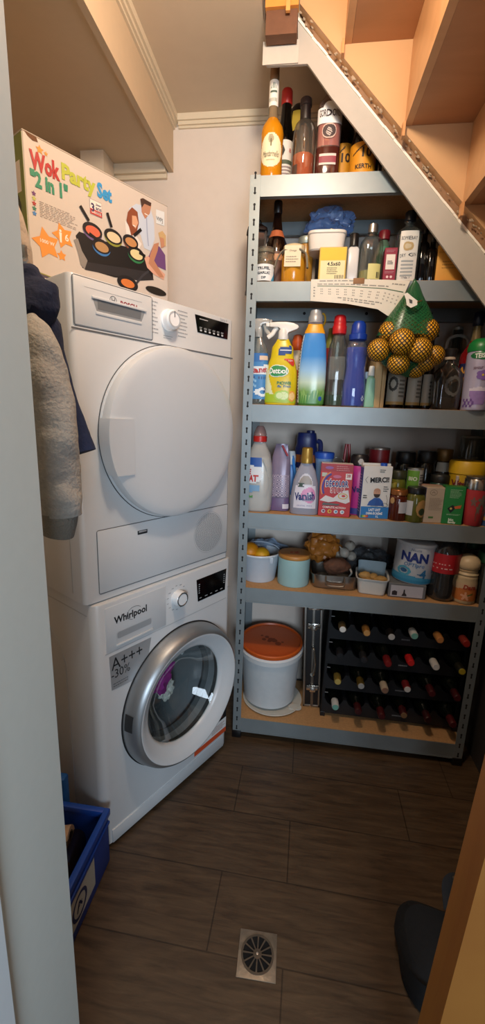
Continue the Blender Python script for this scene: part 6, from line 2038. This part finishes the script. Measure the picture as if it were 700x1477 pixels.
# white tub with potatoes
X, W, H = place5(512, 558, 825, 857, 1.65)
T = thing('potato_tub', 'white plastic tub holding small potatoes on the fifth shelf', 'tub', (X, 1.665, Z5), -.12)
hw, hd, ht = W/2, .068, .062
secs = [(0, hw*.82, hd*.86, 6), (.003, hw*.85, hd*.9, 6), (ht, hw*.97, hd*.98, 6), (ht+.001, hw*1.04, hd*1.05, 6), (ht+.004, hw*1.04, hd*1.05, 6), (ht+.002, hw*.95, hd*.96, 6), (.005, hw*.82, hd*.86, 6)]
obj('tub', loft(secs, 48, True, True), m('c6c4be', .4), T)
o = obj('paper_liner', patch([(0, hw*.9, hd*.9, 6), (.1, hw*1.0, hd*1.0, 6)], PI-1.0, PI+1.0, .02, .10, -.003, 10, 6), m('a9c0cc', .6), T)
for i, (dx, dy, dz, r, lb) in enumerate(((-.028, -.01, .056, .021, 'small potato at the tin side of the white tub'), (.006, .0, .050, .020, 'small potato in the middle of the white tub'), (-.014, -.036, .044, .019, 'small potato at the front of the white tub'), (.034, -.018, .046, .022, 'small potato in the tub on the scale side'))):
    p = Matrix.Translation((X, 1.665, Z5)) @ RZ(-.12) @ Vector((dx, dy, dz))
    o = obj('potato', blob(r, 1.25, .9, .9, .15, 1.5, 50+i, 3), m('a9844a', .7, bump=.3, sc=70, var=.15), loc=tuple(p))
    o.rotation_euler = (0, 0, i*1.1)
    tag(o, lb, 'potato', 'potatoes in the white tub')
# kitchen scale box + milk powder tin
X, W, H = place5(558, 612, 846, 872, 1.60)
T = thing('flat_box', 'flat grey box with pictured white label, under the milk powder tin', 'box', (X, 1.60, Z5), -.03)
bh = .058
obj('box', rbox(-W/2, W/2, 0, .16, 0, bh, .002, 1), m('6a6a6c', .5), T, smooth=False)
LB = fp(T, 'label', -W*.44, W*.42, bh*.08, bh*.86, m('b4b2ba', .5))
g = G().add(poly([(-W*.40, bh*.16), (-W*.26, bh*.16), (-W*.26, bh*.42), (-W*.33, bh*.5), (-W*.40, bh*.42)], -.0014)).add(poly([(-W*.14, bh*.14), (.02*0, bh*.14), (-W*.01, bh*.26), (-W*.05, bh*.36), (-W*.06, bh*.60), (-W*.09, bh*.60), (-W*.10, bh*.34)], -.0014))
art(LB, 'label_print', g, m('2a2024', .5))
BT = Z5+bh+.0006
X2, W2, H2 = place(565, 622, 778, 838, 1.665, BT)
T = thing('milk_powder_tin', 'big white milk powder tin with blue letters tilted on the flat grey box', 'tin', (X2, 1.672, BT))
T.rotation_euler = (0, .045, 0)
R = W2/2
H2 = min(H2, .19)
s = [(0, R*.97, R*.97), (.004, R, R), (H2*.93, R, R)]
obj('tin', loft(s, 48), m('c9ccd2', .4), T)
obj('blue_band', patch(s, -PI, PI, .004, H2*.12, .001, 48, 2), m('2f7fa8', .4), T)
obj('blue_band', patch(s, -PI, PI, H2*.10, H2*.22, .0012, 60, 6, lambda u, v: v < .8*math.cos(u*PI*1.2+1)), m('3f8fb5', .4), T)
obj('lid', lathe([(R*1.01, H2*.915), (R*1.03, H2*.925), (R*1.03, H2*.985), (R*.98, H2)], 48), m('d4d6d8', .35), T)
twrap(T, 'NAN', .066, s, H2*.66, m('20327c', .5), a0=-.28, off=.002, bold=.05, fit=(R*1.35, H2*.24))
twrap(T, 'OPTIpro', .030, s, H2*.46, m('3a70a8', .5), a0=-.25, off=.002, bold=.01, shear=.1, fit=(R*1.0, H2*.12))
twrap(T, '4', .045, s, H2*.26, m('2a6a9a', .5), a0=.25, off=.002, bold=.04)
twrap(T, 'Nestlé', .014, s, H2*.84, m('5a6a8a', .5), a0=-.25, off=.002)
obj('swirl_print', patch(s, -1.1, -.35, H2*.18, H2*.42, .0014, 18, 18, lambda u, v: abs(u*u+v*v-.65) < .28), m('4a9ab8', .4), T)
obj('swirl_print', patch(s, -.9, -.55, H2*.26, H2*.36, .0018, 12, 12, lambda u, v: u*u+v*v < 1), m('2a5a86', .4), T)
obj('dash_print', patch(s, -.05, .12, H2*.25, H2*.27, .0016, 6, 1), m('2a6a9a', .5), T)
obj('fine_print', patch(s, .75, 1.3, H2*.3, H2*.8, .0014, 10, 24, lambda u, v: int((v+1)*10) % 2 == 0), m('7a7c96', .5), T)
# cola bottle
COLA = [(0, .78), (.02, .92), (.06, 1), (.22, 1), (.32, .94), (.42, 1), (.70, 1), (.80, .8), (.90, .42), (.95, .30), (1, .28)]
X, W, H = place5(613, 655, 778, 868, 1.64)
T, s, W, H = bottle('cola_bottle', 'clear plastic cola bottle with red label, nearly finished', 'bottle', (612, 655, 764, 868), 1.642, Z5, COLA, clear('b0aeac', .05, .06, .45), [([(.955, .32), (.96, .38), (1.0, .38), (1.003, .3)], m('a01c20', .4), 2)], liq=(.02, .34, m('140806', .1)), n=36)
lab(T, s, H, .42, .70, m('a81c22', .4), PI, na=48)
obj('label_print', patch(s, -1.1, .1, .545*H, .56*H, .0016, 14, 2, lambda u, v: int((u+1)*6) % 2 == 0), m('d8b0ac', .4), T)
obj('label_print', patch(s, -1.1, .3, .485*H, .50*H, .0016, 14, 2, lambda u, v: int((u+1)*9) % 2 == 0), m('d8b0ac', .4), T)
obj('label_print', patch(s, .3, 1.4, .43*H, .69*H, .0014, 14, 8), m('8e181e', .4), T)
# cream bottle
T, s, W, H = bottle('cleaning_bottle', 'cream bottle with bulbous cap and orange flower label', 'bottle', (651, 684, 799, 868), 1.622, Z5, [(0, .90), (.02, .98), (.1, 1), (.46, 1), (.52, .94), (.55, .98), (.58, .90), (.62, .98), (.66, .84), (.70, .92), (.72, .80)], m('c9b490', .45), [([(.71, .84), (.74, .98), (.82, 1.04), (.90, .96), (.97, .68), (1, .4)], m('cdb894', .4), 2)], n=36)
lab(T, s, H, .08, .42, m('c4743a', .45), 1.3)
obj('label_print', patch(s, -1.3, 1.3, .30*H, .44*H, .0012, 24, 8, lambda u, v: v > -.5+.4*math.cos(u*3)), m('cdb090', .45), T)
twrap(T, 'Dara', .024, s, .37*H, m('a8402c', .5), off=.0024, bold=.04, sx=.9, shear=.15)
obj('flower_print', patch(s, -.7, .2, .08*H, .28*H, .0016, 22, 22, lambda u, v: u*u+v*v < .5+.4*math.sin(5*math.atan2(v, u))), m('e0a888', .45), T)
obj('flower_print', patch(s, -.1, .35, .18*H, .26*H, .0020, 14, 10, lambda u, v: abs(v-u*.5) < .4), m('5a6a34', .45), T)
T, s, W, H = bottle('detergent_jug', 'clear jug with green cap behind the cream bottle', 'bottle', (654, 690, 776, 862), 1.73, Z5, [(0, .95), (.02, 1), (.6, 1), (.78, .8), (.84, .5)], clear('9a9c94', .2, .1, .4), [([(.82, .46), (.83, .52), (.95, .52), (1, .4)], m('1c5a34', .4), 2)], liq=(.02, .4, m('6a6658', .5)), d=.7)
T, s, W, H = bottle('grain_jar', 'glass jar of brown grains with green lid at the shelf end', 'jar', (677, 714, 800, 872), 1.635, Z5, [(0, .95), (.02, 1), (.68, 1), (.8, .9), (.86, .8)], clear('a4a296', .08), [([(.86, .84), (.87, .90), (1.05, .90), (1.08, .8)], m('1e4a2c', .4), 2)], liq=(.02, .42, m('6a5230', .8, bump=.8, sc=160, var=.3)), capn='lid')

# ======== bottom shelf
BW = m('c9ced0', .4)
T = thing('food_bucket', 'large white plastic bucket with orange lid on the bottom shelf', 'bucket', (-.072, 1.748, Z6+.012))
R, H = .140, .27
obj('bucket', lathe([(R*.80, 0), (R*.84, .004), (R*.95, H-.05), (R*.96, H-.03)], 64), BW, T)
obj('collar', lathe([(R*.965, H-.038), (R*1.02, H-.034), (R*1.03, H-.012), (R*.98, H-.004)], 64, False, True), m('d4d6d6', .35), T)
ol = m('c4571c', .4, var=.08, sc=12)
obj('lid', lathe([(R*.99, H-.004), (R*1.0, H+.0), (R*1.0, H+.010), (R*.97, H+.014), (R*.93, H+.014), (R*.91, H+.008), (.002, H+.008)], 64), ol, T)
g = G()
for i in range(9):
    g.add(lathe([(.006+.004*(i % 3), H+.0083), (.001, H+.0086)], 12), T3(rdx.uniform(-.05, .05), rdx.uniform(-.03, .06), 0))
obj('lid_stain', g, m('8a3c18', .6), T)
TL = T
T.rotation_euler = (.06, 0, 0)
T.location.z = Z6+.020
T = thing('plastic_plate', 'white plastic dish lying under the large white bucket', 'dish', (-.055, 1.735, Z6))
obj('plate', lathe([(.11, .0), (.128, .003), (.136, .008), (.134, .009), (.11, .004), (.002, .004)], 48), m('cfcdc4', .4), T)
obj('grip_tab', loft([(.004, .03, .02, 2.5, .105, -.055), (.008, .03, .02, 2.5, .105, -.055)], 24), m('cfcdc4', .4), T)
# flight case
T = thing('tool_case', 'narrow black case with silver edges and catches standing upright', 'case', (.086, 1.70, Z6))
T.rotation_euler = (0, -.045, 0)
cw, cdp, ch = .076, .18, .52
obj('shell', rbox(.002, cw-.002, .002, cdp, 0.002, ch-.002, .002), m('17171a', .5, bump=.1), T)
al = m('a9a49c', .3, .9)
for x0, x1 in ((0, .009), (cw-.009, cw)):
    obj('edge_strip', rbox(x0, x1, 0, .012, 0, ch, .002), al, T)
obj('middle_strip', rbox(cw*.44, cw*.60, -.001, .006, .004, ch-.004, .0015), m('8a857e', .35, .85), T)
obj('edge_strip', rbox(0, cw, 0, .012, 0, .010, .002), al, T)
obj('edge_strip', rbox(0, cw, 0, .012, ch-.010, ch, .002), al, T)
for zc in (.10, .40):
    ct = obj('catch', rbox(cw*.18, cw*.92, -.008, -.001, zc-.012, zc+.012, .004), m('c9c6c0', .15, .95), T)
    obj('catch_lever', rbox(cw*.38, cw*.72, -.014, -.008, zc-.016, zc+.010, .002), m('d4d0c8', .12, .95), ct)
obj('handle', tube(spline([(cw*.52, -.002, .17), (cw*.56, -.022, .175), (cw*.66, -.028, .23), (cw*.56, -.022, .295), (cw*.50, -.002, .30)], 6), .005, 10), m('c4c0b8', .15, .95), T)
obj('lock', lathe([(.010, 0), (.010, .004), (.007, .007)], 20).xf(T3(cw*.52, -.001, .165) @ RX(PI/2)), m('d4d0c8', .15, .95), T)
obj('catch', rbox(cw*.2, cw*.98, -.006, -.001, ch-.045, ch-.033, .003), m('c9c6c0', .15, .95), T)

# wine rack
WX0, WX1, WY0, WY1 = .170, .724, 1.652, 1.87
rk = m('131519', .45, bump=.1, var=.1)
T = thing('wine_rack', 'black plastic wine rack of four tiers on the bottom shelf', 'wine rack', (WX0, WY0, Z6))
ww = WX1-WX0
pitch = ww/6
TIER = [.082, .203, .322, .440]
rel = [z-.0 for z in TIER]


def cradle(zb, y0, th):
    """front rail with six round cradles on its upper edge"""
    zt = zb+.006
    pts = [(0, zb-.043), (ww, zb-.043), (ww, zt+.026)]
    for k in range(5, -1, -1):
        cx = pitch*(k+.5)
        r = .0385
        pts += [(cx+r, zt+.022)]
        pts += [(cx+r*math.cos(a), zb+.035+r*math.sin(a)*1.02) for a in [-(.3+i*(PI-.6)/10) for i in range(11)]]
        pts += [(cx-r, zt+.022)]
    pts += [(0, zt+.026)]
    g = G()
    # strip-wise fill so that the concave edge stays clean
    top = [p for p in pts[2:]][::-1]
    n = len(top)
    for a, b_ in zip(top, top[1:]):
        if b_[0]-a[0] < 1e-6:
            continue
        g.put([(a[0], y0, zb-.043), (b_[0], y0, zb-.043), (b_[0], y0, b_[1]), (a[0], y0, a[1])], [[0, 1, 2, 3]])
        g.put([(a[0], y0, a[1]), (b_[0], y0, b_[1]), (b_[0], y0+th, b_[1]), (a[0], y0+th, a[1])], [[0, 1, 2, 3]])
    return g


for j, zb in enumerate(TIER):
    rl = obj('front_rail', cradle(zb-.022, 0, .10), rk, T, smooth=False)
    obj('back_rail', cradle(zb-.022, .17, .03), rk, T, smooth=False)
    obj('marking', box(.004, .018, -.0016, -.0008, zb+.036, zb+.039), m('8a8d90', .5), rl, smooth=False)
    art(rl, 'fine_print', fine(ww*.53, ww*.61, zb-.043, zb-.036, 1, -.001, .8, 3+j), m('77777a', .5))
for x0, x1 in ((-.006, .006), (ww-.006, ww+.006)):
    obj('side_panel', rbox(x0, x1, .002, .22, .0, .52, .002), rk, T, smooth=False)
    obj('foot', rbox(x0-.003, x1+.006, -.002, .05, 0, .022, .002), rk, T, smooth=False)
for k in range(7):
    obj('post', rbox(pitch*k-.004, pitch*k+.004, .10, .14, .0, .5, .002), rk, T, smooth=False)
# bottles lying in it, necks to the front
CAPS = {
    (3, 0): ('9a8358', .3, .8, 'd8d4cc'), (3, 1): ('a8763c', .35, .5, 'b98a50'), (3, 2): ('141212', .3, 0, 'b9b7b4'), (3, 3): ('b4b3ae', .45, 0, '6fa394'), (3, 4): ('a87038', .5, .2, 'b87a44'), (3, 5): ('7a2a22', .35, .1, '8e2018'),
    (2, 0): ('17171a', .4, 0, '17171a'), (2, 1): ('1c1c1e', .4, 0, '222226'), (2, 2): ('6a1618', .4, 0, '7a1a1c'), (2, 3): ('b01a1c', .4, 0, 'c4201f'), (2, 4): ('b9b4ae', .45, 0, 'c4c0bb'), (2, 5): ('1c1a10', .4, 0, 'a8962a'),
    (1, 0): ('8a7434', .35, .5, 'b09a54'), (1, 1): ('6a5420', .35, .5, '9a9a98'), (1, 2): ('a89a86', .45, 0, '8a6a58'), (1, 3): ('641418', .4, 0, 'c4bcb4'), (1, 4): ('3c0d10', .4, 0, '4a1216'), (1, 5): ('3c0d10', .4, 0, '4a1216'),
    (0, 0): ('b9b6b0', .45, 0, '6fa394'), (0, 1): ('3a0c0f', .4, 0, '3a0c0f'), (0, 2): ('420e11', .4, 0, '420e11'), (0, 3): ('3a0c0f', .4, 0, '7a5a3c'), (0, 4): ('300a0d', .4, 0, '300a0d'), (0, 5): ('4a0f12', .4, 0, '4a0f12')}
CN = {(3, 0): 'gold and silver foil', (3, 1): 'copper', (3, 2): 'black silver-ringed', (3, 3): 'white green-ringed', (3, 4): 'cork-coloured', (3, 5): 'brownish red', (2, 0): 'plain black', (2, 1): 'matt black', (2, 2): 'dark red', (2, 3): 'bright red', (2, 4): 'white', (2, 5): 'black and yellow', (1, 0): 'gold', (1, 1): 'dull gold silver-tipped', (1, 2): 'cream', (1, 3): 'red white-tipped', (1, 4): 'wine red', (1, 5): 'wine red', (0, 0): 'white green-tipped', (0, 1): 'dark wine', (0, 2): 'dark wine', (0, 3): 'dark tan-tipped', (0, 4): 'dark wine', (0, 5): 'dark wine'}
TN = ['bottom', 'second lowest', 'second highest', 'top']
CNT = ['first', 'second', 'third', 'fourth', 'fifth', 'sixth']
first = None
bprof = [(.002, .30), (.020, .298), (.036, .294), (.0365, .12), (.034, .10), (.022, .075), (.0155, .055), (.0145, .03)]
capm = {}
for j in (3, 2, 1, 0):
    for k in range(6):
        hx, r_, me_, tip = CAPS[(j, k)]
        x = WX0+pitch*(k+.5)
        z = Z6+TIER[j]-.022+.035+.002
        y = 1.585-.012*((k*7+j*3) % 3)
        lb = '%s-capped wine bottle lying %s from the metal case in the %s tier' % (CN[(j, k)], CNT[k], TN[j])
        if first is None:
            B = thing('wine_bottle', lb, 'bottle', (x, y, z), 0, 'wine bottles in the black rack')
            obj('body', lathe(bprof[::-1], 28).xf(RX(-PI/2)), m('0c0f0a', .12), B)
            o1 = obj('capsule', lathe([(.0125, .002), (.0150, .006), (.0152, .060), (.0148, .062)], 24).xf(RX(-PI/2)), m(hx, r_, me_), B)
            o2 = obj('capsule_tip', lathe([(.002, .0), (.0122, .0002), (.0128, .002)], 24).xf(RX(-PI/2)), m(tip, .4), B)
            first = B
        else:
            B = first.copy()
            COL.objects.link(B)
            B.location = (x, y, z)
            B['label'] = lb
            for ch_ in list(first.children):
                c = ch_.copy()
                c.parent = B
                COL.objects.link(c)
                if ch_.name.startswith('capsule'):
                    c.data = ch_.data.copy()
                    c.data.materials[0] = m(tip, .4) if 'tip' in ch_.name else m(hx, r_, me_)

# ------------------------------------------------------------------ light
w = bpy.data.worlds.new('world')
scene.world = w
w.use_nodes = True
bgn = w.node_tree.nodes['Background']
bgn.inputs['Color'].default_value = (.62, .74, .92, 1)
bgn.inputs['Strength'].default_value = .08


def lamp(name, kind, loc, power, col, size=.1, rot=None):
    ld = bpy.data.lights.new(name, kind)
    ld.energy = power
    ld.color = col
    if kind == 'AREA':
        ld.size = size
    else:
        ld.shadow_soft_size = size
    o = bpy.data.objects.new(name, ld)
    COL.objects.link(o)
    o.location = loc
    if rot:
        o.rotation_euler = rot
    return o


lamp('ceiling_bulb', 'POINT', (-.03, .78, 2.36), 27, (1.0, .84, .65), .06)
q = Vector((.50, -1.7, 1.35))
lamp('window_daylight', 'AREA', q, 52, (.70, .85, 1.0), .9, (Vector((-.25, 1.4, .95))-q).to_track_quat('-Z', 'Y').to_euler())
scene.view_settings.view_transform = 'Standard'
scene.view_settings.look = 'None'
scene.view_settings.exposure = 0
scene.cycles.use_denoising = True
scene.cycles.max_bounces = 10
scene.cycles.transparent_max_bounces = 32
scene.cycles.glossy_bounces = 4
scene.cycles.caustics_reflective = False
scene.cycles.caustics_refractive = False
for o_ in scene.objects:
    if o_.type == 'EMPTY' and len(o_.children) == 0:
        bpy.data.objects.remove(o_)
